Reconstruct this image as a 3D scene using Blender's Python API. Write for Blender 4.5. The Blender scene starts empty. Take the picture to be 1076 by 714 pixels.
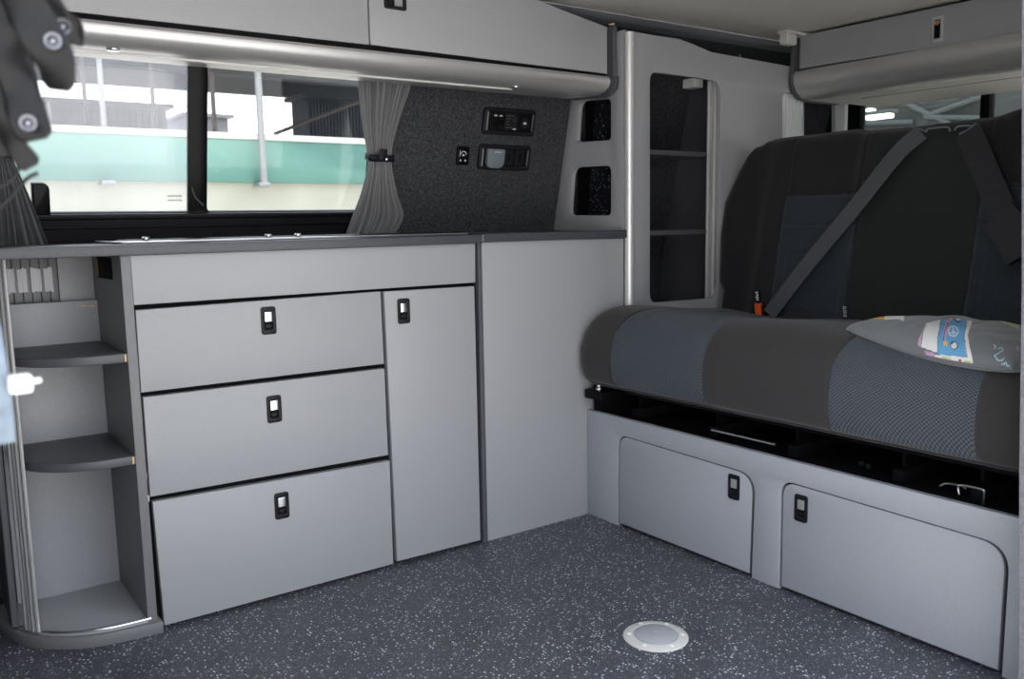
import bpy, bmesh, math, random
from mathutils import Vector, Matrix, noise
from mathutils.bvhtree import BVHTree
random.seed(7)
C = bpy.context.scene.collection
sc = bpy.context.scene

# ---------------------------------------------------------------- camera model
FPX, YAW, PIT, ROLL = 917.5, 0.6248, -0.1344, -0.0175
CAM = Vector((-1.6311, -1.8784, 0.8541))
F = Vector((math.sin(YAW)*math.cos(PIT), math.cos(YAW)*math.cos(PIT), math.sin(PIT)))
R0 = Vector((math.cos(YAW), -math.sin(YAW), 0)); U0 = R0.cross(F)
RR = R0*math.cos(ROLL)+U0*math.sin(ROLL); UU = -R0*math.sin(ROLL)+U0*math.cos(ROLL)

def ray(px, py): return F*FPX + RR*(px-538) - UU*(py-357)
def at(px, py, x=None, y=None, z=None):
    d = ray(px, py)
    if x is not None: t = (x-CAM.x)/d.x
    elif y is not None: t = (y-CAM.y)/d.y
    else: t = (z-CAM.z)/d.z
    return CAM + d*t
def proj(P):
    d = P-CAM; w = d.dot(F)
    return 538+FPX*d.dot(RR)/w, 357-FPX*d.dot(UU)/w

class Fr:
    """an upright or leaning plane: origin, two in-plane axes, normal towards the room"""
    def __init__(s, o, U, V):
        s.o = Vector(o); s.U = Vector(U).normalized(); s.V = Vector(V).normalized(); s.N = s.U.cross(s.V)
    def uv(s, px, py):
        d = ray(px, py); t = (s.o-CAM).dot(s.N)/d.dot(s.N); P = CAM+d*t-s.o
        return (P.dot(s.U), P.dot(s.V))
    def P(s, u, v, n=0): return s.o+s.U*u+s.V*v+s.N*n

FK = Fr((0, 0, 0), (1, 0, 0), (0, 0, 1))              # kitchen fronts, facing the sliding door
XB = -.015
FB = Fr((XB, 0, 0), (0, -1, 0), (0, 0, 1))            # bench base front
XS = .1325
FS = Fr((XS, 0, 0), (0, -1, 0), (0, 0, 1))            # end of the tall cabinet
FW = Fr((0, .332, .821), (1, 0, 0), (0, -.229, 1))    # leaning van wall
XR = .89
FR = Fr((XR, 0, 0), (0, -1, 0), (0, 0, 1))            # rear overhead locker
def wall_y(z): return .332-(z-.821)*.229

# ---------------------------------------------------------------- materials
def mat(name, col=(.5, .5, .5), rough=.5, metal=0, spec=.5, emit=None, es=1, build=None, sheen=0, coat=0):
    m = bpy.data.materials.new(name); m.use_nodes = True
    nt = m.node_tree; b = nt.nodes['Principled BSDF']
    b.inputs['Base Color'].default_value = (*col, 1); b.inputs['Roughness'].default_value = rough
    b.inputs['Metallic'].default_value = metal; b.inputs['Specular IOR Level'].default_value = spec
    b.inputs['Sheen Weight'].default_value = sheen; b.inputs['Coat Weight'].default_value = coat
    if emit: b.inputs['Emission Color'].default_value = (*emit, 1); b.inputs['Emission Strength'].default_value = es
    if build: build(nt, b, col)
    return m
def nd(nt, t, **k):
    n = nt.nodes.new(t)
    for a, v in k.items():
        if a in n.inputs: n.inputs[a].default_value = v
        else: setattr(n, a, v)
    return n
def coords(nt, scale=(1, 1, 1)):
    tc = nd(nt, 'ShaderNodeTexCoord'); mp = nd(nt, 'ShaderNodeMapping'); mp.inputs['Scale'].default_value = scale
    nt.links.new(tc.outputs['Object'], mp.inputs['Vector']); return mp.outputs['Vector']
def ramp(nt, src, stops):
    r = nd(nt, 'ShaderNodeValToRGB'); e = r.color_ramp.elements
    while len(e) < len(stops): e.new(.5)
    for i, (p, c) in enumerate(stops):
        e[i].position = p; e[i].color = (*c, 1)
    nt.links.new(src, r.inputs[0]); return r.outputs['Color']
def grain(scale=(700, 700, 260), amt=.10, bump=.05):
    def f(nt, b, col):
        v = coords(nt, scale); n = nd(nt, 'ShaderNodeTexNoise', Scale=1.0, Detail=3.0); nt.links.new(v, n.inputs['Vector'])
        c = ramp(nt, n.outputs['Fac'], [(.3, [x*(1-amt) for x in col]), (.7, [min(1, x*(1+amt)) for x in col])])
        nt.links.new(c, b.inputs['Base Color'])
        if bump:
            bp = nd(nt, 'ShaderNodeBump', Strength=bump, Distance=.0005); nt.links.new(n.outputs['Fac'], bp.inputs['Height']); nt.links.new(bp.outputs['Normal'], b.inputs['Normal'])
    return f
def carpet(lo=.45, hi=1.9, s=330):
    def f(nt, b, col):
        v = coords(nt, (s, s, s)); n = nd(nt, 'ShaderNodeTexNoise', Scale=1.0, Detail=4.0, Roughness=.7); nt.links.new(v, n.inputs['Vector'])
        v2 = coords(nt, (190, 190, 190)); n2 = nd(nt, 'ShaderNodeTexNoise', Scale=1.0, Detail=4.0); nt.links.new(v2, n2.inputs['Vector'])
        mx = nd(nt, 'ShaderNodeMath', operation='MULTIPLY'); nt.links.new(n.outputs['Fac'], mx.inputs[0]); nt.links.new(n2.outputs['Fac'], mx.inputs[1])
        c = ramp(nt, mx.outputs[0], [(.12, [x*lo for x in col]), (.42, [x*hi for x in col])]); nt.links.new(c, b.inputs['Base Color'])
        bp = nd(nt, 'ShaderNodeBump', Strength=.9, Distance=.002); nt.links.new(n.outputs['Fac'], bp.inputs['Height']); nt.links.new(bp.outputs['Normal'], b.inputs['Normal'])
    return f
def speckles(nt, b, col):
    v = coords(nt)
    base = nd(nt, 'ShaderNodeTexNoise', Scale=9.0, Detail=5.0); nt.links.new(v, base.inputs['Vector'])
    c0 = ramp(nt, base.outputs['Fac'], [(.3, [x*.85 for x in col]), (.75, [x*1.2 for x in col])])
    cur = c0
    for sc_, thr, keep, cc in ((130, .26, .60, (.85, .87, .92)), (230, .27, .62, (.45, .50, .60)), (75, .10, .75, (.8, .82, .85)), (190, .3, .75, (.01, .01, .012))):
        vo = nd(nt, 'ShaderNodeTexVoronoi', Scale=float(sc_)); vo.inputs['Randomness'].default_value = 1; nt.links.new(v, vo.inputs['Vector'])
        lt = nd(nt, 'ShaderNodeMath', operation='LESS_THAN'); lt.inputs[1].default_value = thr; nt.links.new(vo.outputs['Distance'], lt.inputs[0])
        sp = nd(nt, 'ShaderNodeSeparateColor'); nt.links.new(vo.outputs['Color'], sp.inputs[0])
        gt = nd(nt, 'ShaderNodeMath', operation='GREATER_THAN'); gt.inputs[1].default_value = keep; nt.links.new(sp.outputs[0], gt.inputs[0])
        m = nd(nt, 'ShaderNodeMath', operation='MULTIPLY'); nt.links.new(lt.outputs[0], m.inputs[0]); nt.links.new(gt.outputs[0], m.inputs[1])
        mx = nd(nt, 'ShaderNodeMix', data_type='RGBA'); nt.links.new(m.outputs[0], mx.inputs[0]); nt.links.new(cur, mx.inputs[6]); mx.inputs[7].default_value = (*cc, 1)
        cur = mx.outputs[2]
    nt.links.new(cur, b.inputs['Base Color'])
    n = nd(nt, 'ShaderNodeTexNoise', Scale=300.0); nt.links.new(v, n.inputs['Vector'])
    bp = nd(nt, 'ShaderNodeBump', Strength=.25, Distance=.001); nt.links.new(n.outputs['Fac'], bp.inputs['Height']); nt.links.new(bp.outputs['Normal'], b.inputs['Normal'])
def glitter(nt, b, col):
    v = coords(nt)
    vo = nd(nt, 'ShaderNodeTexVoronoi', Scale=210.0); nt.links.new(v, vo.inputs['Vector'])
    lt = nd(nt, 'ShaderNodeMath', operation='LESS_THAN'); lt.inputs[1].default_value = .30; nt.links.new(vo.outputs['Distance'], lt.inputs[0])
    sp = nd(nt, 'ShaderNodeSeparateColor'); nt.links.new(vo.outputs['Color'], sp.inputs[0])
    gt = nd(nt, 'ShaderNodeMath', operation='GREATER_THAN'); gt.inputs[1].default_value = .80; nt.links.new(sp.outputs[0], gt.inputs[0])
    m = nd(nt, 'ShaderNodeMath', operation='MULTIPLY'); nt.links.new(lt.outputs[0], m.inputs[0]); nt.links.new(gt.outputs[0], m.inputs[1])
    mx = nd(nt, 'ShaderNodeMix', data_type='RGBA'); nt.links.new(m.outputs[0], mx.inputs[0]); mx.inputs[6].default_value = (*col, 1); mx.inputs[7].default_value = (.55, .68, 1, 1)
    nt.links.new(mx.outputs[2], b.inputs['Base Color'])
def dotweave(c2, period=.0075):
    def f(nt, b, col):
        v = coords(nt, (1/period,)*3)
        w = nd(nt, 'ShaderNodeSeparateXYZ'); nt.links.new(v, w.inputs[0])
        def mth(op, a, bb=None, val=None):
            n = nd(nt, 'ShaderNodeMath', operation=op); nt.links.new(a, n.inputs[0])
            if bb is not None: nt.links.new(bb, n.inputs[1])
            if val is not None: n.inputs[1].default_value = val
            return n.outputs[0]
        q = mth('ADD', w.outputs['X'], w.outputs['Z'])
        sy = mth('SINE', mth('MULTIPLY', w.outputs['Y'], val=math.pi))
        sx = mth('SINE', mth('MULTIPLY', q, val=math.pi*1.15))
        p = mth('MULTIPLY', sx, sy)
        c = ramp(nt, mth('ADD', p, val=.5), [(.15, col), (.85, c2)]); nt.links.new(c, b.inputs['Base Color'])
        bp = nd(nt, 'ShaderNodeBump', Strength=.5, Distance=.0015); nt.links.new(p, bp.inputs['Height']); nt.links.new(bp.outputs['Normal'], b.inputs['Normal'])
    return f
def ribs(nt, b, col):
    v = coords(nt, (1, 1, 1)); w = nd(nt, 'ShaderNodeTexWave', Scale=60.0); nt.links.new(v, w.inputs['Vector'])
    bp = nd(nt, 'ShaderNodeBump', Strength=.4, Distance=.001); nt.links.new(w.outputs['Fac'], bp.inputs['Height']); nt.links.new(bp.outputs['Normal'], b.inputs['Normal'])

M = {}
M['lam'] = mat('silver_laminate', (.350, .353, .366), .42, spec=.45, build=grain(amt=.07, bump=.04))
M['lamdk'] = mat('dark_edge_laminate', (.085, .085, .095), .45, build=grain(amt=.08, bump=0))
M['lammid'] = mat('mid_grey_laminate', (.17, .17, .175), .45, build=grain(amt=.08, bump=0))
M['basepaint'] = mat('sky_tinted_laminate', (.37, .385, .425), .42, spec=.45, build=grain(amt=.05, bump=.03))  # blue cast of the sky on the bench put into the base colour
M['black'] = mat('black_core', (.004, .004, .005), .8, spec=.15)
M['blackgloss'] = mat('black_steel', (.004, .004, .005), .30, spec=.12)
M['plastic'] = mat('dark_plastic', (.012, .012, .014), .42, spec=.2, build=grain((500,)*3, .1, .15))
M['rim'] = mat('light_plastic_rim', (.10, .10, .105), .35)
M['chrome'] = mat('brushed_steel', (.78, .79, .81), .28, 1)
M['brass'] = mat('brass_spring', (.75, .48, .25), .25, 1)
M['alu'] = mat('satin_aluminium', (.60, .59, .585), .38, .65, build=grain((4, 500, 500), .03, .02))
M['poleal'] = mat('polished_aluminium', (.80, .79, .78), .38, .45)
M['carpet'] = mat('anthracite_carpet', (.046, .047, .052), .95, spec=.1, build=carpet(.3, 2.2, 420))
M['carpetlt'] = mat('grey_carpet_trim', (.20, .20, .225), .95, spec=.1, sheen=.4, build=carpet(.7, 1.5, 500))
M['floor'] = mat('speckled_vinyl', (.072, .074, .088), .42, spec=.45, build=speckles)
M['head'] = mat('beige_headliner', (.74, .71, .67), .9, build=grain((300,)*3, .05, .1))
M['lip'] = mat('grey_roof_trim', (.16, .165, .18), .6)
M['worktop'] = mat('slate_worktop', (.060, .061, .072), .38, build=grain((300,)*3, .2, .02))
M['glassdk'] = mat('dark_hob_glass', (.01, .01, .012), .06, spec=.6)
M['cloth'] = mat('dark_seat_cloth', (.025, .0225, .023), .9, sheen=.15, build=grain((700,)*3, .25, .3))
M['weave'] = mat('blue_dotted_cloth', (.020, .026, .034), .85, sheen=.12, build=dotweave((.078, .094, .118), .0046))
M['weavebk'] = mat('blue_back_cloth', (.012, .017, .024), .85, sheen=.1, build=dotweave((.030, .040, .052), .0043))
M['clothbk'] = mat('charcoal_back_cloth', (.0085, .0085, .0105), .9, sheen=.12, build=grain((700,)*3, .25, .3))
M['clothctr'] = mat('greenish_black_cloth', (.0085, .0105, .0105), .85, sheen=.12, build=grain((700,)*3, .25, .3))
M['belt'] = mat('seat_belt_webbing', (.070, .073, .082), .6, build=ribs)
M['belt2'] = mat('black_webbing', (.014, .014, .018), .65, build=ribs)
M['orange'] = mat('orange_button', (.75, .10, .015), .4)
M['curtain'] = mat('grey_curtain_cloth', (.175, .175, .18), .85, sheen=.3, build=grain((600,)*3, .15, .2))
M['curtaindk'] = mat('charcoal_curtain_cloth', (.055, .056, .062), .85, sheen=.3, build=grain((600,)*3, .15, .2))
M['stud'] = mat('dull_nickel', (.34, .34, .37), .3, 1)
M['leather'] = mat('black_leather', (.007, .0065, .007), .40, spec=.28, build=grain((400,)*3, .3, .25))
M['white'] = mat('white_plastic', (.82, .82, .80), .35)
M['offwhite'] = mat('translucent_white_plastic', (.66, .65, .62), .35)
M['lid'] = mat('pale_grey_lid', (.42, .43, .47), .35)
M['socketgrey'] = mat('blue_grey_socket_flap', (.16, .20, .22), .4)
M['wood'] = mat('plywood_edge', (.40, .22, .09), .6, build=grain((200, 30, 200), .2, .05))
M['yellow'] = mat('yellow_edge', (.75, .50, .22), .6)
M['glitter'] = mat('glitter_acrylic', (.006, .006, .008), .15, build=glitter)
M['paintdoor'] = mat('galvanised_metal', (.16, .20, .25), .35, .6, build=grain((60,)*3, .25, .1))
M['print_white'] = mat('print_white', (.74, .74, .72), .9)
M['pillow'] = mat('grey_cotton', (.150, .158, .168), .9, sheen=.3, build=grain((900,)*3, .12, .15))
M['p_blue'] = mat('print_blue', (.13, .36, .62), .9)
M['p_lilac'] = mat('print_lilac', (.52, .33, .48), .9)
M['p_orange'] = mat('print_orange', (.80, .42, .08), .9)
M['p_red'] = mat('print_red', (.45, .07, .06), .9)
M['p_green'] = mat('print_green', (.50, .58, .30), .9)
M['p_ink'] = mat('print_ink', (.03, .04, .05), .9)
M['p_pale'] = mat('print_pale_blue', (.38, .60, .68), .9)
M['silk'] = mat('white_print', (.70, .70, .72), .6)
M['tagwhite'] = mat('white_thread', (.62, .64, .72), .8)
M['glassink'] = mat('grey_glass_print', (.25, .27, .26), .7)
# outdoors
M['teal'] = mat('sea_green_paint', (.070, .175, .145), .6, build=grain((3,)*3, .05, 0))
M['coping'] = mat('white_coping', (.50, .50, .48), .6)
M['render'] = mat('cream_render', (.33, .335, .28), .85, build=grain((1.2,)*3, .12, .1))
M['roofdk'] = mat('dark_canopy_sheet', (.020, .026, .034), .8, build=grain((2,)*3, .3, 0))
M['steelout'] = mat('galvanised_pole', (.22, .23, .235), .4, .4)
M['post'] = mat('rusty_brown_paint', (.05, .04, .035), .8)
M['shed'] = mat('grey_cladding', (.15, .155, .165), .8, build=grain((1, 1, 14), .15, .2))
M['asphalt'] = mat('pale_concrete_paving', (.48, .47, .45), .9, build=grain((60,)*3, .2, .1))
M['bluewall'] = mat('blue_grey_cladding', (.085, .092, .092), .7, build=grain((3,)*3, .25, 0))
M['beam'] = mat('pale_steel_beam', (.15, .17, .175), .6)
M['tube'] = mat('fluorescent_tube', (1, 1, 1), .5, emit=(1, .93, .75), es=9)
M['blindwhite'] = mat('white_blind', (.72, .74, .74), .55)

def glass_mat(name, tint=(1, 1, 1), haze=0.0, hz=(.8, .8, .85)):
    m = bpy.data.materials.new(name); m.use_nodes = True; nt = m.node_tree; nt.nodes.clear()
    o = nd(nt, 'ShaderNodeOutputMaterial'); t = nd(nt, 'ShaderNodeBsdfTransparent'); t.inputs[0].default_value = (*tint, 1)
    g = nd(nt, 'ShaderNodeBsdfGlossy'); g.inputs['Roughness'].default_value = .02
    fr = nd(nt, 'ShaderNodeFresnel'); fr.inputs[0].default_value = 1.45
    mx = nd(nt, 'ShaderNodeMixShader'); nt.links.new(fr.outputs[0], mx.inputs[0]); nt.links.new(t.outputs[0], mx.inputs[1]); nt.links.new(g.outputs[0], mx.inputs[2])
    out = mx
    if haze:
        d = nd(nt, 'ShaderNodeBsdfTranslucent'); d.inputs[0].default_value = (*hz, 1)
        m2 = nd(nt, 'ShaderNodeMixShader'); m2.inputs[0].default_value = haze
        nt.links.new(mx.outputs[0], m2.inputs[1]); nt.links.new(d.outputs[0], m2.inputs[2]); out = m2
    nt.links.new(out.outputs[0], o.inputs[0]); return m
M['glass'] = glass_mat('clear_window_glass')
M['glasshaze'] = glass_mat('reflection_haze_glass', haze=.10)  # pale reflection on the left pane, mixed in as whitish haze
M['tint'] = glass_mat('tinted_window_glass', (.60, .62, .60))

# ---------------------------------------------------------------- mesh helpers
def roundpoly(pts, r, seg=6):
    """r: one radius or one per corner"""
    n = len(pts); out = []
    rs = r if isinstance(r, (list, tuple)) else [r]*n
    for i in range(n):
        p = Vector(pts[i]).to_2d(); a = Vector(pts[i-1]).to_2d()-p; b = Vector(pts[(i+1) % n]).to_2d()-p
        rr = min(rs[i], a.length*.49, b.length*.49)
        if rr < 1e-5: out.append(tuple(p)); continue
        A = p+a.normalized()*rr; B = p+b.normalized()*rr
        for k in range(seg+1):
            t = k/seg; q = A*(1-t)**2+p*2*t*(1-t)+B*t*t; out.append(tuple(q))
    return out
def rect(u0, v0, u1, v1, r=0): return roundpoly([(u0, v0), (u1, v0), (u1, v1), (u0, v1)], r)

class MB:
    def __init__(s): s.v = []; s.f = []; s.m = []; s.mats = []; s.sm = []
    def mi(s, m):
        if m not in s.mats: s.mats.append(m)
        return s.mats.index(m)
    def add(s, vs, fs, m, smooth=True):
        o = len(s.v); s.v += [Vector(v) for v in vs]; s.f += [[o+i for i in f] for f in fs]; k = s.mi(m)
        s.m += [k]*len(fs); s.sm += [smooth]*len(fs); return s
    def box(s, a, b, m, bev=0, T=None):
        bm = bmesh.new(); bmesh.ops.create_cube(bm, size=1)
        a = Vector(a); b = Vector(b); c = (a+b)/2; d = b-a
        for v in bm.verts: v.co = Vector((v.co.x*d.x+c.x, v.co.y*d.y+c.y, v.co.z*d.z+c.z))
        if bev: bmesh.ops.bevel(bm, geom=bm.edges[:], offset=min(bev, min(abs(x) for x in d)*.45), segments=2, affect='EDGES', profile=.6)
        s.addbm(bm, m, T); return s
    def addbm(s, bm, m, T=None):
        bmesh.ops.recalc_face_normals(bm, faces=bm.faces[:])
        bm.verts.ensure_lookup_table(); bm.verts.index_update()
        vs = [(T @ v.co) if T else v.co.copy() for v in bm.verts]; fs = [[v.index for v in f.verts] for f in bm.faces]
        bm.free(); s.add(vs, fs, m)
    def plate(s, fr, outer, holes, th, m, n0=0, bev=.0008):
        """flat board in frame fr, its front face n0 in front of the plane, th thick going back"""
        cu = bpy.data.curves.new('t', 'CURVE'); cu.dimensions = '2D'; cu.fill_mode = 'BOTH'
        for loop in [outer]+list(holes):
            sp = cu.splines.new('POLY'); sp.points.add(len(loop)-1); sp.use_cyclic_u = True
            for p, q in zip(sp.points, loop): p.co = (q[0], q[1], 0, 1)
        bev = min(bev, th*.4)
        cu.extrude = th/2-bev; cu.bevel_depth = bev; cu.offset = -bev; cu.bevel_resolution = 1
        o = bpy.data.objects.new('t', cu); C.objects.link(o)
        dg = bpy.context.evaluated_depsgraph_get(); me = o.evaluated_get(dg).to_mesh()
        vs = [fr.P(v.co.x, v.co.y, v.co.z+n0-th/2) for v in me.vertices]; fs = [list(p.vertices) for p in me.polygons]
        o.evaluated_get(dg).to_mesh_clear()
        bpy.data.objects.remove(o); bpy.data.curves.remove(cu)
        bm = bmesh.new(); bv = [bm.verts.new(v) for v in vs]
        for f in fs:
            try: bm.faces.new([bv[i] for i in f])
            except ValueError: pass
        bmesh.ops.remove_doubles(bm, verts=bm.verts[:], dist=1e-6)
        s.addbm(bm, m); return s
    def sweep(s, prof, path_fn, m, closed=True, caps=True):
        """prof: list of points, path_fn(i)-> list of 3D points; here: list of rings"""
        pass
    def rings(s, rings, m, closed=True, caps=True):
        n = len(rings[0]); vs = [p for r in rings for p in r]; fs = []
        for i in range(len(rings)-1):
            for j in range(n if closed else n-1):
                a = i*n+j; b = i*n+(j+1) % n; fs.append([a, b, b+n, a+n])
        if caps and closed: fs.append(list(range(n))[::-1]); fs.append([(len(rings)-1)*n+j for j in range(n)])
        bm = bmesh.new(); bv = [bm.verts.new(v) for v in vs]
        for f in fs:
            try: bm.faces.new([bv[i] for i in f])
            except ValueError: pass
        s.addbm(bm, m); return s
    def tube(s, path, r, m, seg=10, caps=True, closed=False):
        path = [Vector(p) for p in path]; rings = []; n = len(path)
        ref = None
        for i, p in enumerate(path):
            if closed: t = path[(i+1) % n]-path[i-1]
            else: t = path[min(i+1, n-1)]-path[max(i-1, 0)]
            t.normalize()
            if ref is None: ref = t.orthogonal().normalized()
            ref = (ref-t*ref.dot(t)).normalized(); b = t.cross(ref)
            rad = r[i] if isinstance(r, (list, tuple)) else r
            rings.append([p+(ref*math.cos(a)+b*math.sin(a))*rad for a in [2*math.pi*k/seg for k in range(seg)]])
        if closed: rings.append(rings[0])
        return s.rings(rings, m, True, caps and not closed)
    def lathe(s, c, axis, prof, m, seg=32):
        """prof: (radius, height along axis)"""
        axis = Vector(axis).normalized(); a = axis.orthogonal().normalized(); b = axis.cross(a); c = Vector(c)
        rings = [[c+axis*h+(a*math.cos(t)+b*math.sin(t))*max(r, 1e-5) for t in [2*math.pi*k/seg for k in range(seg)]] for r, h in prof]
        return s.rings(rings, m, True, True)
    def grid(s, fn, nu, nv, m, mfn=None):
        vs = [Vector(fn(i/nu, j/nv)) for j in range(nv+1) for i in range(nu+1)]; o = len(s.v); s.v += vs
        for j in range(nv):
            for i in range(nu):
                a = j*(nu+1)+i; s.f.append([o+a, o+a+1, o+a+nu+2, o+a+nu+1])
                s.m.append(s.mi(mfn((i+.5)/nu, (j+.5)/nv) if mfn else m)); s.sm.append(True)
        return s
    def build(s, name, parent=None, base=None, ang=35):
        me = bpy.data.meshes.new(name)
        if parent is not None: org = wloc(parent)
        else:
            lo = [min(v[i] for v in s.v) for i in range(3)]; hi = [max(v[i] for v in s.v) for i in range(3)]
            org = Vector(base) if base else Vector(((lo[0]+hi[0])/2, (lo[1]+hi[1])/2, lo[2]))
        me.from_pydata([v-org for v in s.v], [], s.f); me.update()
        for m in s.mats: me.materials.append(M[m] if isinstance(m, str) else m)
        for p, k, q in zip(me.polygons, s.m, s.sm): p.material_index = k; p.use_smooth = q
        me.set_sharp_from_angle(angle=math.radians(ang))
        o = bpy.data.objects.new(name, me); C.objects.link(o)
        if parent is not None: o.parent = parent
        else: o.location = org
        return o
def wloc(o):
    v = Vector((0, 0, 0))
    while o is not None: v += o.location; o = o.parent
    return v
def thing(name, label, cat, loc, group=None):
    o = bpy.data.objects.new(name, None); C.objects.link(o); o.location = loc; o.empty_display_size = .05
    o['label'] = label; o['category'] = cat
    if group: o['group'] = group
    return o
def tag(o, label, cat, group=None):
    o['label'] = label; o['category'] = cat
    if group: o['group'] = group
    return o
def struct(o): o['kind'] = 'structure'; return o
def lab(o, l): o['label'] = l; return o
def bez(pts, n=24):
    """Catmull-Rom through points"""
    P = [Vector(p) for p in pts]; P = [P[0]*2-P[1]]+P+[P[-1]*2-P[-2]]; out = []
    for i in range(1, len(P)-2):
        for k in range(n):
            t = k/n; a, b, c, d = P[i-1:i+3]
            out.append(.5*((2*b)+(c-a)*t+(2*a-5*b+4*c-d)*t*t+(3*b-a-3*c+d)*t**3))
    out.append(P[-2]); return out

def latch(fr, u, v, parent, w=.034, h=.062, rot=0, bright='chrome', n0=0):
    """push-button furniture latch: dark rounded bezel, metal push plate, recess"""
    c, s_ = math.cos(rot), math.sin(rot)
    f2 = Fr(fr.P(u, v), fr.U*c+fr.V*s_, -fr.U*s_+fr.V*c)
    b = MB()
    b.plate(f2, rect(-w/2, -h/2, w/2, h/2, .007), [rect(-w*.28, -h*.33, w*.28, h*.33, .003)], .0035, 'plastic', n0+.003, .001)
    b.plate(f2, rect(-w*.3, -h*.35, w*.3, h*.35, .002), [], .001, 'black', n0+.0004, .0002)
    b.plate(f2, rect(-w*.25, -h*.04, w*.25, h*.31, .0015), [], .003, bright, n0+.0034, .0006)
    b.plate(f2, rect(-w*.2, -h*.26, w*.2, -h*.14, .002), [], .0008, 'plastic', n0+.0018, .0003)
    return b.build('latch', parent)

# ================================================================= THE VAN SHELL
CEIL = 1.45
XL, XREAR, YN = -2.0, 1.45, -1.24
b = MB(); b.box((XL, YN-.05, -.03), (XREAR+.05, .42, 0), 'floor'); fl = struct(b.build('floor', base=(0, 0, 0)))
b = MB()
b.plate(Fr((0, 0, CEIL), (1, 0, 0), (0, -1, 0)), rect(XL, -.09, XREAR+.1, 1.32), [], .03, 'head', 0, .001)
struct(b.build('ceiling', base=(0, 0, CEIL)))
# cornice: rolled grey lip, then carpet curving down onto the wall
prof = [(.085, CEIL-.001), (.078, CEIL-.008), (.088, CEIL-.016), (.108, CEIL-.020), (.125, CEIL-.024)]
b = MB(); b.rings([[Vector((x, y, z)) for y, z in prof] for x in (XL, XREAR)], 'lip', False, False)
b.v += []
struct(b.build('trim_1'))
prof = [(.123, CEIL-.020), (.150, CEIL-.034), (.185, CEIL-.065), (.208, CEIL-.11), (.222, CEIL-.155), (wall_y(1.25)+.002, 1.25)]
prof = prof + [(y+.03, z+.02) for y, z in prof[::-1]]
b = MB(); b.rings([[Vector((x, y, z)) for y, z in prof] for x in (XL, XREAR)], 'carpet', True, True)
struct(b.build('trim_2'))
# far side wall with the window opening
wl = FW.uv(36, 200)[0]-.05; wb = FW.uv(200, 224.5)[1]; wr = FW.uv(384, 200)[0]+.02
wt = FW.uv(200, 40)[1]
vtop = (1.27-.821)/math.cos(math.atan(.229)); vbot = -.10
b = MB()
b.plate(FW, rect(XL, vbot, XREAR, vtop), [rect(wl, wb, wr, vtop-.012, .02), rect(.80, .25, 1.16, vtop-.012, .03)], .03, 'carpet', 0, .001)
b.box((XL, .355, 0), (XREAR, .385, .80), 'carpet')
struct(b.build('wall_back'))
# ledge of black trim under the window
b = MB()
b.plate(FW, rect(wl-.05, wb-.085, wr+.02, wb+.002, .006), [], .012, 'plastic', .012, .003)
b.tube([FW.P(wl-.05, wb-.006, .014), FW.P(wr+.02, wb-.006, .014)], .0035, 'blackgloss')
b.tube([FW.P(wl-.05, wb-.028, .013), FW.P(wr+.02, wb-.028, .013)], .003, 'blackgloss')
struct(b.build('trim_3'))
# sliding window
WGn = -.022
g = Fr(FW.P(0, 0, WGn), FW.U, FW.V)
u1 = g.uv(197, 140)[0]; u2 = g.uv(217, 140)[0]; ub = g.uv(200, 222)[1]
win = MB()
win.plate(FW, rect(wl-.01, wb-.01, wr+.01, vtop-.004, .02), [rect(wl+.008, ub, u1, vtop-.02, .003), rect(u2, ub, wr-.008, vtop-.02, .012)], .018, 'blackgloss', WGn+.009, .002)
win = struct(win.build('window_1'))
p = MB(); p.plate(g, rect(wl, wb-.005, u1+.004, vtop-.015), [], .004, 'glasshaze', 0, .0005); pn = p.build('pane', win)
p = MB(); p.plate(g, rect(u2-.004, wb-.005, wr, vtop-.015), [], .004, 'glass', -.003, .0005); p.build('pane', win)
# small printed maker's lines on the pane: two rows of grey marks
p = MB()
for row, (pa, pb) in enumerate((((176, 206), (191, 206)), ((176, 210.5), (191, 210.5)))):
    ua, va = g.uv(*pa); uc, vc = g.uv(*pb); n = 11
    for k in range(n):
        if row == 1 and k in (5, 8): continue
        uu = ua+(uc-ua)*k/n; hh = .0032 if k < 9 else .005
        p.plate(g, rect(uu, va-hh/2, uu+(uc-ua)/n*.72, va+hh/2), [], .0004, 'glassink', .0008, .0001)
p.build('printed_mark', win)
# rubber seal hook at the foot of the window mullion
p = MB(); p.tube(bez([g.P(*g.uv(200, 196), .012), g.P(*g.uv(204, 207), .013), g.P(*g.uv(212, 215), .013)], 8), .0022, 'rim'); p.build('seal', win)
# black latch on the window's left edge
p = MB(); a0 = FW.uv(34, 226); a1 = FW.uv(51, 192)
p.plate(FW, roundpoly([a0, (a1[0], a0[1]), a1, (a0[0], a1[1])], [0, .003, .016, .003]), [], .02, 'blackgloss', .012, .004)
p.build('handle', win)

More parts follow.
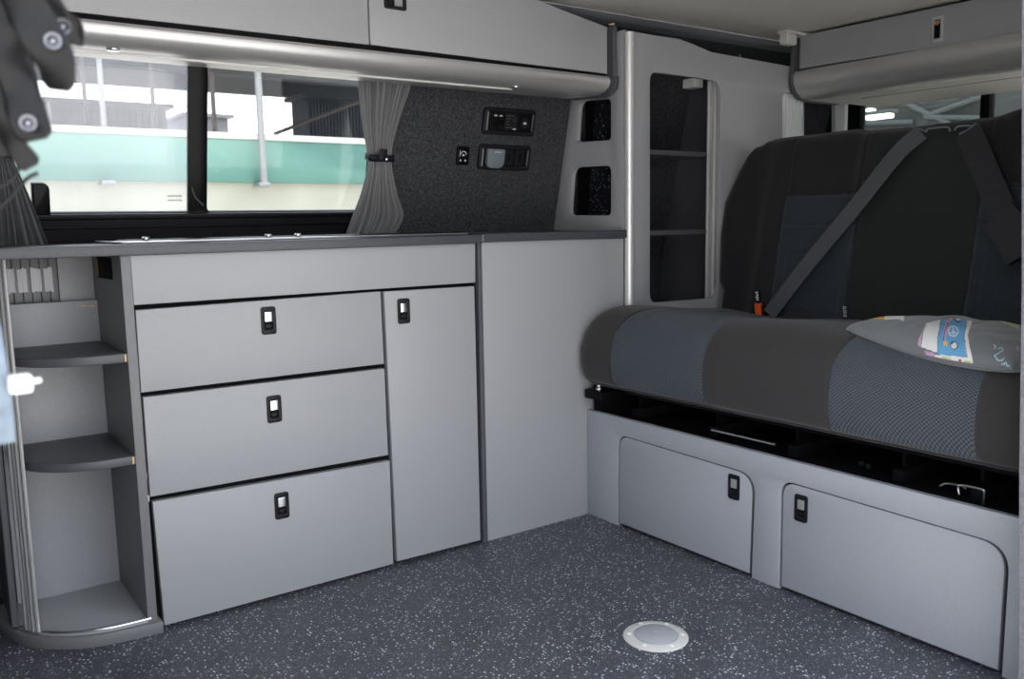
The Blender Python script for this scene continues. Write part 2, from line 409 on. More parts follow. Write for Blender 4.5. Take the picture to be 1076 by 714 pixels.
# rear wall and window at the tail
FT = Fr((XREAR, 0, 0), (0, -1, 0), (0, 0, 1))
r0 = FT.uv(905, 120)[0]; r1 = FT.uv(1031, 120)[0]; r2 = FT.uv(1041, 110)[0]; r3 = r2+.75
b = MB(); b.plate(FT, rect(-.36, 0, 1.30, CEIL+.02), [rect(r0, .95, r1, 1.36, .02), rect(r2, .95, min(r3, 1.2), 1.36, .02)], .03, 'plastic', 0, .001)
struct(b.build('wall_rear'))
w2 = MB(); w2.plate(FT, rect(r0-.012, .94, r1+.006, 1.372, .02), [rect(r0, .952, r1, 1.358, .015)], .012, 'blackgloss', .012, .002); w2 = struct(w2.build('window_2'))
p = MB(); p.plate(FT, rect(r0-.004, .945, r1+.004, 1.365), [], .004, 'tint', -.012, .0005); p.build('pane', w2)
w3 = MB(); w3.plate(FT, rect(r2-.006, .94, 1.212, 1.372, .02), [rect(r2, .952, 1.2, 1.358, .015), ], .012, 'blackgloss', .012, .002); w3 = struct(w3.build('window_3'))
p = MB(); p.plate(FT, rect(r2-.004, .945, 1.204, 1.365), [], .004, 'tint', -.012, .0005); p.build('pane', w3)
# side glass behind the folded blind
w4 = MB(); w4.plate(FW, rect(.79, .24, 1.17, vtop-.004, .03), [rect(.82, .27, 1.14, vtop-.03, .02)], .02, 'blackgloss', -.01, .002); w4 = struct(w4.build('window_4'))
p = MB(); p.plate(FW, rect(.81, .26, 1.15, vtop-.02), [], .004, 'tint', -.022, .0005); p.build('pane', w4)

# near side wall behind the sliding-door opening: slanted carpeted jamb, rear quarter with a window opening
FN = Fr((0, YN, 0), (-1, 0, 0), (0, 0, 1))
def jx(py): P = at(1070 if py < 400 else 1067.5, py, y=YN); return P.x, P.z
j = [jx(0), jx(60), jx(300), jx(500), jx(700)]
jt = (j[0][0]+(j[0][0]-j[2][0])/(j[0][1]-j[2][1])*(1.45-j[0][1]), 1.45)
loop = [(-XREAR, 0), (-XREAR, 1.45), (-jt[0], 1.45)]+[(-x, z) for x, z in j]+[(-j[-1][0]+.005, 0)]
loop = [(u, v) for u, v in loop]
FN2 = Fr((0, YN, 0), (1, 0, 0), (0, 0, 1))   # normal towards -y
b = MB(); b.plate(FN2, [(-u, v) for u, v in loop], [rect(.66, .74, 1.36, 1.14, .06)], .06, 'carpetlt', .06, .012)
struct(b.build('wall_near'))
b = MB(); b.plate(FN2, rect(XL, 0, -1.86, 1.45), [], .06, 'carpet', .06, .003); b.build
struct(b.build('wall_front_near'.replace('_near', '_side')))
b = MB(); b.box((XL-.03, YN, 0), (XL, .40, 1.45), 'carpet'); struct(b.build('wall_front'))
b = MB(); b.plate(FN2, rect(XL, -.25, XREAR, 0), [], .06, 'plastic', .06, .003); struct(b.build('trim_4'))

# ================================================================= KITCHEN UNIT
kit = thing('kitchen_cabinet', 'long grey kitchen cabinet with three drawers and a narrow door under the worktop', 'cabinet', (-.80, .15, 0))
def q4(fr, pts): return [fr.uv(*p) for p in pts]
xk0 = FK.uv(133, 268)[0]; xk1 = FK.uv(500, 257)[0]
b = MB(); b.box((-1.218, .020, .006), (xk1, .335, .798), 'black'); b.build('carcass', kit)
b = MB(); b.plate(FK, [(-1.2190, FK.uv(139, 321)[1]), FK.uv(499.5, 297), FK.uv(499.3, 256), (-1.2190, .7995)], [], .018, 'lam'); b.build('fascia', kit)
drw = [
 ([(148.5, 413), (403.5, 382.5), (400, 306.5), (142.5, 326.5)], (282, 337)),
 ([(158, 522.5), (408, 478.5), (404, 387.5), (150.5, 418)], (288, 430)),
 ([(173, 658), (413.5, 593), (409.5, 484.5), (160.5, 528)], (296, 531.5)),
]
for pts, (lx, ly) in drw:
    b = MB(); b.plate(FK, q4(FK, pts), [], .018, 'lam', bev=.0012)
    uu = [FK.uv(*p) for p in pts]
    b.box((uu[0][0]+.03, .02, uu[0][1]+.02), (uu[1][0]-.03, .30, uu[3][1]-.05), 'lammid')
    d = b.build('drawer', kit); latch(FK, *FK.uv(lx, ly), d)
b = MB(); b.plate(FK, q4(FK, [(417.5, 590.5), (505, 568), (498.5, 301), (403.5, 306.8)]), [], .018, 'lam', bev=.0012)
d = b.build('door', kit); latch(FK, *FK.uv(424, 327), d)
# slender metal runner clips in the gap left of the drawers
for px, py in ((144.5, 397), (147, 419), (154.5, 501), (157, 525)):
    b = MB(); u, v = FK.uv(px, py); b.box((u-.0015, .006, v-.007), (u+.0015, .018, v+.007), 'alu', .0005); b.build('runner_clip', kit)

# open corner shelf unit at the left
def curve_outline(x1, y1, xr, yr, inset=0):
    """plinth outline from the divider front round the corner to the back"""
    pts = [(x1, y1), (-1.30, y1+.004), (-1.36, y1+.020), (-1.412, y1+.055), (-1.452, y1+.105), (-1.478, y1+.165), (xr, yr)]
    return pts
su = thing('corner_shelf_unit', 'open curved end shelf unit with two dark shelves left of the drawers', 'shelf unit', (-1.36, .15, 0))
xd = -1.2195; xd0 = -1.2385
FD = Fr((xd0, 0, 0), (0, 1, 0), (0, 0, 1))   # divider
b = MB(); b.box((xd0, 0, .012), (xd, .33, .80), 'lammid', .001)
dv = b.build('divider_panel', su)
FDl = Fr((xd0, 0, 0), (0, -1, 0), (0, 0, 1))
h0 = FDl.uv(103, 292); h1 = FDl.uv(117, 271)
b = MB(); b.plate(FDl, roundpoly([h0, (h1[0], h0[1]+.002), (h1[0], h1[1]), (h0[0], h1[1])], .008), [], .002, 'black', .0006, .0002)
b.plate(FDl, [(h0[0]-.002, h0[1]+.008), (h0[0]+.012, h0[1]+.003), (h0[0]+.012, h1[1]-.004), (h0[0]-.002, h1[1]-.004)], [], .002, 'wood', .0012, .0002)
b.build('cable_cutout', dv)
def flatslab(outline, z0, z1, m, mb=None, bev=.002):
    mb = mb or MB(); mb.plate(Fr((0, 0, z1), (1, 0, 0), (0, 1, 0)), outline, [], z1-z0, m, 0, bev); return mb
smooth = lambda pts, n=8: [(v.x, v.y) for v in bez([(p[0], p[1], 0) for p in pts], n)]
crv = smooth([(-1.212, -.014), (-1.31, -.004), (-1.375, .020), (-1.43, .062), (-1.468, .12), (-1.488, .19), (-1.495, .30)])
pl = flatslab(crv+[(-1.212, .30)], 0, .026, 'lammid'); pl.build('plinth', su)
crv2 = smooth([(-1.232, .000), (-1.31, .006), (-1.37, .029), (-1.42, .068), (-1.455, .125), (-1.473, .19), (-1.478, .285)])
flatslab(crv2+[(-1.232, .285)], .020, .032, 'lam').build('bottom_board', su)
b = MB(); b.tube([Vector((x, y, .0335)) for x, y in crv2[:34]], .0028, 'chrome', 8); lab(b.build('tambour_track', su), 'bright metal track round the plinth')
for zt, py in ((at(130, 372, y=0).z, 372), (at(138, 480, y=0).z, 480)):
    cs = smooth([(xd0, .002), (-1.31, .005), (-1.365, .026), (-1.408, .062), (-1.432, .11), (-1.44, .17), (-1.442, .27)])
    s_ = flatslab(cs+[(xd0, .27)], zt-.019, zt, 'lamdk', bev=.003)
    s_.box((xd0-.006, .0, zt-.0165), (xd0-.003, .0025, zt-.002), 'yellow')
    s_.build('shelf', su)
zb_ = at(62, 318, y=.25).z
b = MB(); b.box((-1.45, .262, .03), (xd0, .272, zb_), 'lam', .001)
u0 = at(84, 320, y=.262)
for px in (88, 96): P = at(px, 321, y=.262); b.box((P.x-.006, .2605, P.z-.003), (P.x+.006, .263, P.z), 'yellow')
b.build('back_panel', su)
b = MB(); xx = at(62, 300, y=.285).x; b.box((xx, .285, zb_-.05), (xd0, .292, .80), 'lam', .001); b.build('upper_back_panel', su)
# slatted shutter seen at the back top, with narrow white strips over it
b = MB()
n = 9; x0_ = -1.47; wS = (xx-x0_)/n
for k in range(n): b.box((x0_+k*wS+.0006, .288, zb_-.03), (x0_+(k+1)*wS-.0006, .294, .80), 'lammid', .0015)
tb = b.build('tambour_slats', su)
b = MB(); random.seed(3)
za = at(40, 308, y=.287).z; zc = at(40, 281, y=.287).z
px = 1
for px, w in ((-1, 5), (8, 8), (19, 10), (33, 11), (47, 9)):
    P = at(px, 300, y=.287); Q = at(px+w, 300, y=.287)
    for t in range(4):
        a = P.x+(Q.x-P.x)*t/4; bb = P.x+(Q.x-P.x)*(t+.93)/4
        b.box((a, .2868, za+random.uniform(0, .004)), (bb, .2876, zc-random.uniform(0, .004)), 'silk')
lab(b.build('white_strip', tb), 'narrow upright white strips')
# folded tambour at the left: vertical aluminium ribs following the curve
b = MB()
tc = [Vector((x, y, 0)) for x, y in crv2]
L = [0]
for i in range(1, len(tc)): L.append(L[-1]+(tc[i]-tc[i-1]).length)
def along(s):
    for i in range(1, len(tc)):
        if L[i] >= s: t = (s-L[i-1])/(L[i]-L[i-1]); return tc[i-1].lerp(tc[i], t)
    return tc[-1]
s0 = min(L[i] for i in range(len(tc)) if tc[i].x < -1.428)
k = 0
while along(s0+k*.0105).y < .116:
    P = along(s0+k*.0105)+Vector((-.004, -.002, 0)); r_ = .0056 if k % 2 else .0042
    b.tube([P+Vector((0, 0, .034)), P+Vector((0, 0, .798))], r_, 'alu', 8); k += 1
lab(b.build('tambour_door', su), 'ribbed silver roller shutter')
b = MB(); b.plate(Fr((-1.476, 0, 0), (0, -1, 0), (0, 0, 1)), rect(-.29, .033, -.135, .798), [], .014, 'lamdk', 0, .003); b.build('outer_side_panel', su)

# right hand plain cabinet
sd = thing('side_cabinet', 'plain light grey panel cabinet between the narrow door and the bench', 'cabinet', (-.12, .15, 0))
b = MB(); b.plate(FK, [FK.uv(512, 571), FK.uv(617, 540.5), (XS-.002, .0), (XS-.002, .80), FK.uv(505.5, 254)], [], .018, 'lam', 0, .001)
b.build('front_panel', sd)
b = MB(); b.box((FK.uv(511, 500)[0]+.004, .02, .0), (XS-.002, .335, .799), 'lammid'); b.build('carcass', sd)
b = MB(); b.plate(FK, q4(FK, [(507.5, 572), (512, 571), (505.2, 254), (501, 254)]), [], .02, 'lamdk', .004, .001); lab(b.build('edge_strip', sd), 'dark vertical edging strip')

# worktops
wtf = -.014; zt0, zt1 = .800, .822
ux = at(507.5, 250, y=wtf).x
b = MB()
ol = roundpoly([(-1.52, wtf), (ux, wtf), (ux, .325), (-1.52, .325)], [.05, 0, 0, 0])
flatslab(ol, zt0, zt1, 'worktop', b, .0025)
tag(b.build('worktop'), 'long dark slate worktop over the drawers carrying the glass lid', 'worktop')
b = MB(); flatslab([(ux+.003, wtf), (XS-.001, wtf), (XS-.001, .325), (ux+.003, .325)], zt0+.002, zt1+.002, 'worktop', b, .0025)
wt2 = tag(b.build('worktop'), 'short dark worktop piece beside the tall cabinet, under the sockets', 'worktop')
b = MB(); b.box((ux-.001, wtf-.0008, zt0+.004), (ux+.004, wtf+.004, zt1), 'chrome', .0005); lab(b.build('joint_strip', wt2), 'small bright joint strip')

# glass lid over hob and sink
hb = thing('hob_lid', 'dark glass hob and sink lid with a chrome rim, lying on the long worktop', 'hob', (-.85, .13, zt1))
hx0 = at(118, 257, z=zt1+.006).x-.0; hx1 = at(500, 246, z=zt1+.006).x
hx0 = -1.235; hx1 = -.385
b = MB(); flatslab(rect(hx0, .035, hx1, .235, .02), zt1+.003, zt1+.009, 'glassdk', b, .0015); b.build('glass_lid', hb)
b = MB()
b.tube([Vector((x, y, zt1+.003)) for x, y in rect(hx0-.004, .031, hx1+.004, .239, .024)], .0032, 'chrome', 8, closed=True); b.build('chrome_rim', hb)
for px in (154, 283, 314):
    P = at(px, 251, y=.034); b = MB(); b.lathe((P.x, .040, zt1+.009), (0, 0, 1), [(.008, 0), (.008, .003), (.006, .005), (0, .005)], 'chrome', 16); b.build('lid_foot', hb)

# ================================================================= TALL CABINET
tc_ = thing('tall_cabinet', 'tall light grey wardrobe panel with an open shelf bay and silver corner pole', 'cabinet', (.60, .12, 0))
top = [(662, 32.5), (690, 37.5), (714, 41), (730, 47), (747, 54.6), (837, 71), (862, 80), (888, 98)]
tl = [FK.uv(*p) for p in top]
xe = 1.21
outer = [(tl[0][0]-.004, 0.002), (xe, .002), (xe, tl[-1][1]-.004)]+[t for t in tl[::-1]]
outer[-1] = (tl[0][0]-.004, tl[0][1])
h1 = roundpoly([FK.uv(683, 319), FK.uv(755.5, 313), FK.uv(757.5, 85), FK.uv(683, 75)], [.03, .045, .05, .03])
h2 = roundpoly([FK.uv(822, 200), FK.uv(878, 200), FK.uv(878, 103), FK.uv(822, 97)], [.03, .03, .04, .03])
b = MB(); b.plate(FK, outer, [h1, h2], .016, 'lam', 0, .001); b.build('front_panel', tc_)
# end panel with two openings, its back edge following the leaning wall
ue0 = FS.uv(581, 243); ue1 = FS.uv(600, 98)
FSs = FS
vt = 1.385
sl = (ue1[0]-ue0[0])/(ue1[1]-ue0[1])
o2 = [(ue0[0]-(ue0[1]-.803)*0, .803), (-.003, .803), (-.003, vt), (ue0[0]+sl*(1.30-ue0[1]), 1.30)]
o2 = [(ue0[0]+.003, .824), (-.003, .824), (-.003, vt), (-.05, vt), (ue0[0]+sl*(vt-ue0[1]-.05)+.004, vt-.05)]
c1 = roundpoly([FS.uv(606, 149.5), FS.uv(642, 147.5), FS.uv(642, 103.5), FS.uv(609, 106)], [.015, .015, .02, .03])
c2 = roundpoly([FS.uv(598.5, 226.5), FS.uv(642, 226.5), FS.uv(642, 174), FS.uv(602, 176)], [.02, .015, .02, .03])
b = MB(); b.plate(FS, o2, [c1, c2], .014, 'lam', 0, .001); ep = b.build('end_panel', tc_)
gg = []
for c in (c1, c2):
    b = MB(); us = [q[0] for q in c]; vs = [q[1] for q in c]
    b.plate(FS, rect(min(us)-.03, min(vs)-.045, max(us)-.002+.0, max(vs)+.03), [], .002, 'black', -.060, .0002)
    b.plate(FS, [(min(us)+(max(us)-min(us))*.34, min(vs)-.005), (max(us)+.010, min(vs)-.005), (max(us)+.010, max(vs)+.005), (min(us)+(max(us)-min(us))*.42, max(vs)+.005)], [], .002, 'glitter', -.018, .0002)
    lab(b.build('speckled_insert', tc_), 'black speckled insert inside the rounded cut-out')
# pole
b = MB(); pr = .0135; pc = Vector((XS+.010, -.010, 0))
b.tube([pc+Vector((0, 0, .45)), pc+Vector((0, 0, 1.377))], pr, 'poleal', 28)
b.tube([pc+Vector((.014, .004, .45)), pc+Vector((.014, .004, 1.377))], .006, 'alu', 12)
lab(b.build('corner_pole', tc_), 'polished aluminium corner pole')
# inside of the shelf bay; dark laminate paints in the shade there
xc = .645
ra_ = Fr((0, .03, 0), (1, 0, 0), (0, 0, 1)).uv(741.5, 200)[0]
for pxy in ((715, 160.5), (715, 244.5)):
    z = FK.uv(*pxy)[1]
    b = MB(); b.box((XS+.09, .022, z-.007), (ra_-.004, wall_y(z)-.003, z+.007), 'lamdk', .001); b.build('shelf', tc_)
b = MB()
b.plate(Fr((xc, 0, 0), (0, -1, 0), (0, 0, 1)), [(-wall_y(.56)+.004, .56), (-.018, .56), (-.018, 1.37), (-wall_y(1.30)+.004, 1.30)], [], .012, 'lamdk', 0, .001)
b.build('inner_side', tc_)
b = MB(); b.box((XS+.085, .022, .50), (XS+.09, .28, .56), 'lammid'); b.box((XS+.02, .02, .548), (xc, .31, .56), 'lammid'); b.build('bay_floor', tc_)
b = MB()
FL_ = Fr((0, .03, 0), (1, 0, 0), (0, 0, 1))
ra = FL_.uv(741.5, 200)[0]; rb = FL_.uv(757, 200)[0]
nn = 5; ww = (rb-ra)/nn
for k in range(nn):
    x = ra+(k+.5)*ww
    b.tube([(x, .026+(.003 if k % 2 else 0), .565), (x, .026+(.003 if k % 2 else 0), 1.345)], ww*.5*(1.05 if k != 1 else .8), 'alu', 10)
lab(b.build('tambour_door', tc_), 'ribbed silver roller shutter pushed open')
# lamp in the bay
P = at(724, 89, y=.16)
b = MB(); b.box((P.x-.020, .12, P.z-.014), (P.x+.024, .17, P.z+.016), 'white', .004, None)
lab(b.build('bay_lamp', tc_), 'small white lamp under the top of the bay')
# rib blind in the second opening
b = MB()
xa = FK.uv(822, 120)[0]-.02; xb_ = FK.uv(850, 120)[0]; n = 9
for k in range(n):
    x = xa+(xb_-xa)*(k+.5)/n
    b.tube([(x, .030, .88), (x, .030, 1.29)], (xb_-xa)/n*.5, 'blindwhite', 10)
bl = tag(b.build('window_blind'), 'white ribbed blind half closed in the small rear opening beside the bench', 'blind')
b = MB(); b.box((xb_, .024, .88), (xb_+.010, .040, 1.29), 'chrome', .002); lab(b.build('edge_bar', bl), 'bright edge bar')
b = MB(); b.box((1.195, -.003, .85), (1.213, .03, tl[-1][1]-.006), 'blindwhite', .002); lab(b.build('rear_edge_strip', tc_), 'pale edge strip facing the rear window')

# ================================================================= OVERHEAD LOCKERS
YU = .03
FU = Fr((0, YU, 0), (1, 0, 0), (0, 0, 1))
ul = thing('overhead_locker', 'long grey overhead locker with two flap doors above the side window', 'locker', (-.65, .12, 1.22))
xg = FU.uv(388, 30)[0]; xend = FU.uv(638, 60)[0]
b = MB(); b.box((-1.96, YU+.022, 1.262), (xend+.002, .205, 1.392), 'lammid'); b.build('carcass', ul)
zt_l = 1.440
b = MB(); b.plate(FU, [(-1.95, FU.uv(103, 16)[1]), (xg-.002, FU.uv(387, 46.8)[1]), (xg-.002, zt_l), (-1.95, zt_l)], [], .018, 'lam', 0, .001); b.build('door', ul)
tp = [FU.uv(638, 28.5), FU.uv(600, 14), FU.uv(565, 0)]
b = MB(); b.plate(FU, [(xg+.002, FU.uv(389, 46.8)[1]), FU.uv(638, 77.5), tp[0], tp[1], tp[2], (tp[2][0]-.04, zt_l), (xg+.002, zt_l)], [], .018, 'lam', 0, .001)
d = b.build('door', ul); latch(FU, *FU.uv(415, 2.5), d, rot=math.pi/2*-1, h=.060, w=.034)
# light bar / pelmet profile
pf = [(YU+.012, 1.2585), (YU-.004, 1.2575), (YU-.012, 1.250), (YU-.013, 1.241), (YU-.007, 1.228), (YU+.010, 1.216), (YU+.035, 1.210), (YU+.10, 1.211), (.165, 1.2145), (.205, 1.2165), (.21, 1.2585)]
b = MB(); b.rings([[Vector((x, y, z)) for y, z in pf] for x in (-1.96, xend)], 'alu')
pel = lab(b.build('pelmet', ul), 'rounded brushed silver light bar')
b = MB(); b.box((-1.9, .085, 1.206), (-.20, .10, 1.2125), 'offwhite', .001)
for px, py in ((123, 50), (525, 96)):
    P = at(px, py, z=1.209); b.lathe((P.x, .06, 1.2115), (0, 0, -1), [(.013, 0), (.013, .003), (.010, .0045), (0, .0045)], 'chrome', 20)
b.build('light_strip', pel)
# end panel: hugs the pelmet round the bottom
eo = [(-.235, 1.222), (-.20, 1.2135), (-YU-.035, 1.205), (-YU-.008, 1.211), (-YU+.009, 1.225), (-YU+.0145, 1.240), (-YU+.0145, 1.256), (-YU+.006, 1.262), (-YU+.005, 1.398), (-.10, 1.398), (-.205, 1.33)]
FE = Fr((xend+.018, 0, 0), (0, -1, 0), (0, 0, 1))
b = MB(); b.plate(Fr((xend+.002, 0, 0), (0, -1, 0), (0, 0, 1)), eo, [], .016, 'lamdk', 0, .002)
b.v = [v+Vector((.0155, 0, 0)) for v in b.v]
b.box((xend+.003, YU-.018, 1.398), (xend+.012, YU-.004, 1.401), 'yellow')
lab(b.build('end_panel', ul), 'dark curved end panel')
b = MB(); b.box((-1.95, YU+.004, 1.257), (xend, YU+.021, 1.275), 'black'); b.build('shadow_gap', ul)  # black strip stands in for the shade between door and pelmet

rl = thing('rear_overhead_locker', 'grey overhead locker across the tail above the rear window', 'locker', (1.05, -.6, 1.24))
yR = YN+.01
ye = -.012
def fz(px, py): return FR.uv(px, py)[1]
zbm = fz(846, 72); ztp = fz(843, 36)-.002
b = MB(); b.plate(FR, [(.03, FR.uv(846, 71)[1]), (-yR, FR.uv(1066, 34.5)[1]-.014), (-yR, CEIL-.012), (.03, CEIL-.008)], [], .018, 'lam', 0, .001)
d = b.build('door', rl)
u, v = FR.uv(985.5, 31); b = MB()
b.plate(FR, rect(u-.017, v-.036, u+.017, v+.036, .002), [rect(u-.0095, v-.025, u+.0085, v+.027, .001)], .006, 'chrome', .005, .0015)
b.plate(FR, rect(u-.012, v-.028, u+.012, v+.03), [], .001, 'black', .0005, .0002)
for du, hh in ((-.006, .010), (.0, .013), (.005, .009)):
    b.tube([FR.P(u+du, v+.024-hh, .002), FR.P(u+du, v+.024, .002)], .0022, 'brass', 8)
lab(b.build('latch', d), 'chrome framed latch with the button missing')
b = MB(); b.box((XR+.02, yR, 1.262), (1.40, -.02, CEIL-.012), 'lammid'); b.build('carcass', rl)
pr_ = [(XR+.014, zbm-.004), (XR-.006, zbm-.006), (XR-.014, zbm-.020), (XR-.012, zbm-.045), (XR+.002, zbm-.070), (XR+.030, zbm-.088), (XR+.07, zbm-.094)]
b = MB(); ring = pr_+[(XR+.075, zbm-.088), (XR+.075, zbm-.004)]
yb = -.018
b.rings([[Vector((x, y, z)) for x, z in ring] for y in (yb, yR)], 'alu'); lab(b.build('pelmet', rl), 'rounded silver lower edge')
zu_ = zbm-.094
b = MB(); b.box((XR+.075, yR, zu_-.0), (1.13, -.012, zu_+.010), 'head', .001); b.box((1.13, yR, zu_+.004), (1.40, -.012, zu_+.012), 'head', .001)
b.box((1.075, yR+.02, zu_-.0006), (1.080, -.14, zu_+.004), 'black')
lab(b.build('underside', rl), 'cream underside board')
b = MB(); FRe = Fr((0, -.001, 0), (1, 0, 0), (0, 0, 1))
e = [(XR+.0, CEIL-.006), (XR-.014, CEIL-.012), (XR-.016, zbm), (XR-.018, zbm-.020), (XR-.017, zbm-.046), (XR-.003, zbm-.074), (XR+.028, zbm-.093), (XR+.07, zbm-.099), (1.13, zu_-.004), (1.16, zu_+.014), (1.16, CEIL-.006)]
b.plate(FRe, e[::-1], [], .014, 'lamdk', .017, .002); lab(b.build('end_panel', rl), 'dark curved end panel')

# white bracket under the headliner
P = at(828, 46, y=-.035)
b = MB(); b.box((P.x-.035, -.055, CEIL-.012), (P.x+.10, -.018, CEIL-.001), 'offwhite', .002); b.box((P.x-.026, -.052, CEIL-.045), (P.x+.025, -.020, CEIL-.010), 'offwhite', .006)
tag(b.build('roof_bracket'), 'small white plastic bracket under the headliner beside the rear locker', 'bracket')

# ================================================================= SOCKETS ON THE CARPETED WALL
def socket_plate(a, bpt, label, name='socket_panel'):
    u0, v0 = FW.uv(*a); u1, v1 = FW.uv(*bpt)
    t = thing(name, label, 'socket panel', FW.P((u0+u1)/2, v0, 0), 'socket panels on the carpeted wall')
    b = MB(); b.plate(FW, rect(u0, v0, u1, v1, .012), [rect(u0+.017, v0+.012, u1-.010, v1-.012, .004)], .012, 'plastic', .012, .004)
    b.tube([FW.P(u0+.011, v0+.012, .0115), FW.P(u0+.011, v1-.012, .0115)], .0035, 'rim', 8)
    b.tube([FW.P(u1-.011, v0+.014, .0095), FW.P(u1-.011, v1-.014, .0095)], .0018, 'rim', 8)
    b.build('frame', t)
    b = MB(); b.plate(FW, rect(u0+.012, v0+.008, u1-.008, v1-.008), [], .002, 'black', .004, .0002); b.build('face', t)
    return t, u0, v0, u1, v1
t, u0, v0, u1, v1 = socket_plate((505, 140.5), (562, 116), 'upper black switch and meter panel on the carpeted wall')
w = u1-u0; h = v1-v0
for du in (.20, .30):
    b = MB(); b.plate(FW, rect(u0+w*du, v0+h*.30, u0+w*(du+.075), v0+h*.58, .001), [], .005, 'blackgloss', .008, .001)
    for k in range(3): b.plate(FW, rect(u0+w*(du+.006+.022*k), v0+h*.68, u0+w*(du+.020+.022*k), v0+h*(.73+.02*(k % 2))), [], .0006, 'silk', .0048, .0001)
    b.build('rocker_switch', t)
b = MB()
b.plate(FW, rect(u0+w*.42, v0+h*.18, u0+w*.66, v0+h*.82, .001), [], .002, 'plastic', .006, .0004)
for k, (a, l) in enumerate(((.43, .16), (.45, .07), (.45, .05), (.45, .06), (.44, .14))):
    b.plate(FW, rect(u0+w*a, v0+h*(.72-.11*k), u0+w*(a+l), v0+h*(.745-.11*k)), [], .0006, 'rim', .0066, .0001)
b.tube([FW.P(u0+w*.60+.0055*math.cos(q), v0+h*.60+.0055*math.sin(q), .0064) for q in [i*math.pi/8 for i in range(16)]], .0006, 'rim', 6, closed=True)
b.plate(FW, rect(u0+w*.58, v0+h*.22, u0+w*.64, v0+h*.27), [], .0006, 'silk', .0066, .0001)
b.build('meter', t)
b = MB(); b.lathe(FW.P(u0+w*.80, v0+h*.48, .004), FW.N, [(.0155, 0), (.0155, .005), (.012, .005), (.012, .002), (0, .002)], 'plastic', 28)
b.plate(FW, rect(u0+w*.775, v0+h*.44, u0+w*.835, v0+h*.52, .001), [], .002, 'silk', .0075, .0003); b.build('usb_socket', t)
t, u0, v0, u1, v1 = socket_plate((500, 178), (556.5, 153.5), 'lower black socket panel with a blue-grey flap and two dark sockets')
w = u1-u0; h = v1-v0
b = MB(); b.plate(FW, roundpoly([(u0+w*.13, v0+h*.10), (u0+w*.45, v0+h*.10), (u0+w*.45, v0+h*.86), (u0+w*.13, v0+h*.86)], [.02, .02, .003, .003]), [], .016, 'socketgrey', .022, .003)
for k in range(5): b.plate(FW, rect(u0+w*(.245+.028*k), v0+h*.72, u0+w*(.262+.028*k), v0+h*(.755+.02*(k % 2))), [], .0006, 'silk', .0224, .0001)
b.build('hinged_flap', t)
for du in (.50, .72):
    b = MB(); b.plate(FW, rect(u0+w*du, v0+h*.18, u0+w*(du+.17), v0+h*.82, .003), [rect(u0+w*(du+.05), v0+h*.30, u0+w*(du+.12), v0+h*.68, .002)], .003, 'plastic', .007, .0008); b.build('socket', t)
u0, v0 = FW.uv(478, 173); u1, v1 = FW.uv(492.5, 154)
t = thing('aerial_socket', 'small square black socket left of the lower socket panel', 'socket', FW.P((u0+u1)/2, v0, 0))
b = MB(); b.plate(FW, rect(u0, v0, u1, v1, .004), [], .008, 'blackgloss', .008, .002)
b.build('plate', t)
cu, cv = (u0+u1)/2, (v0+v1)/2
b = MB(); b.tube([FW.P(cu+.009*math.cos(q), cv+.004+.009*math.sin(q), .009) for q in [i*math.pi/10 for i in range(11)]], .0010, 'silk', 6)
b.plate(FW, [(cu-.004, cv), (cu+.005, cv), (cu, cv+.006)], [], .0006, 'silk', .0088, .0001)
b.plate(FW, rect(cu-.0125, cv-.002, cu-.0112, cv+.016), [], .0006, 'silk', .0088, .0001); b.build('symbol', t)
for s_ in (-1, 1):
    b = MB(); b.lathe(FW.P(cu+s_*.008, cv-.013, .008), FW.N, [(.0032, 0), (.0032, .001), (.002, .0018), (0, .0018)], 'chrome', 12); b.build('screw', t)

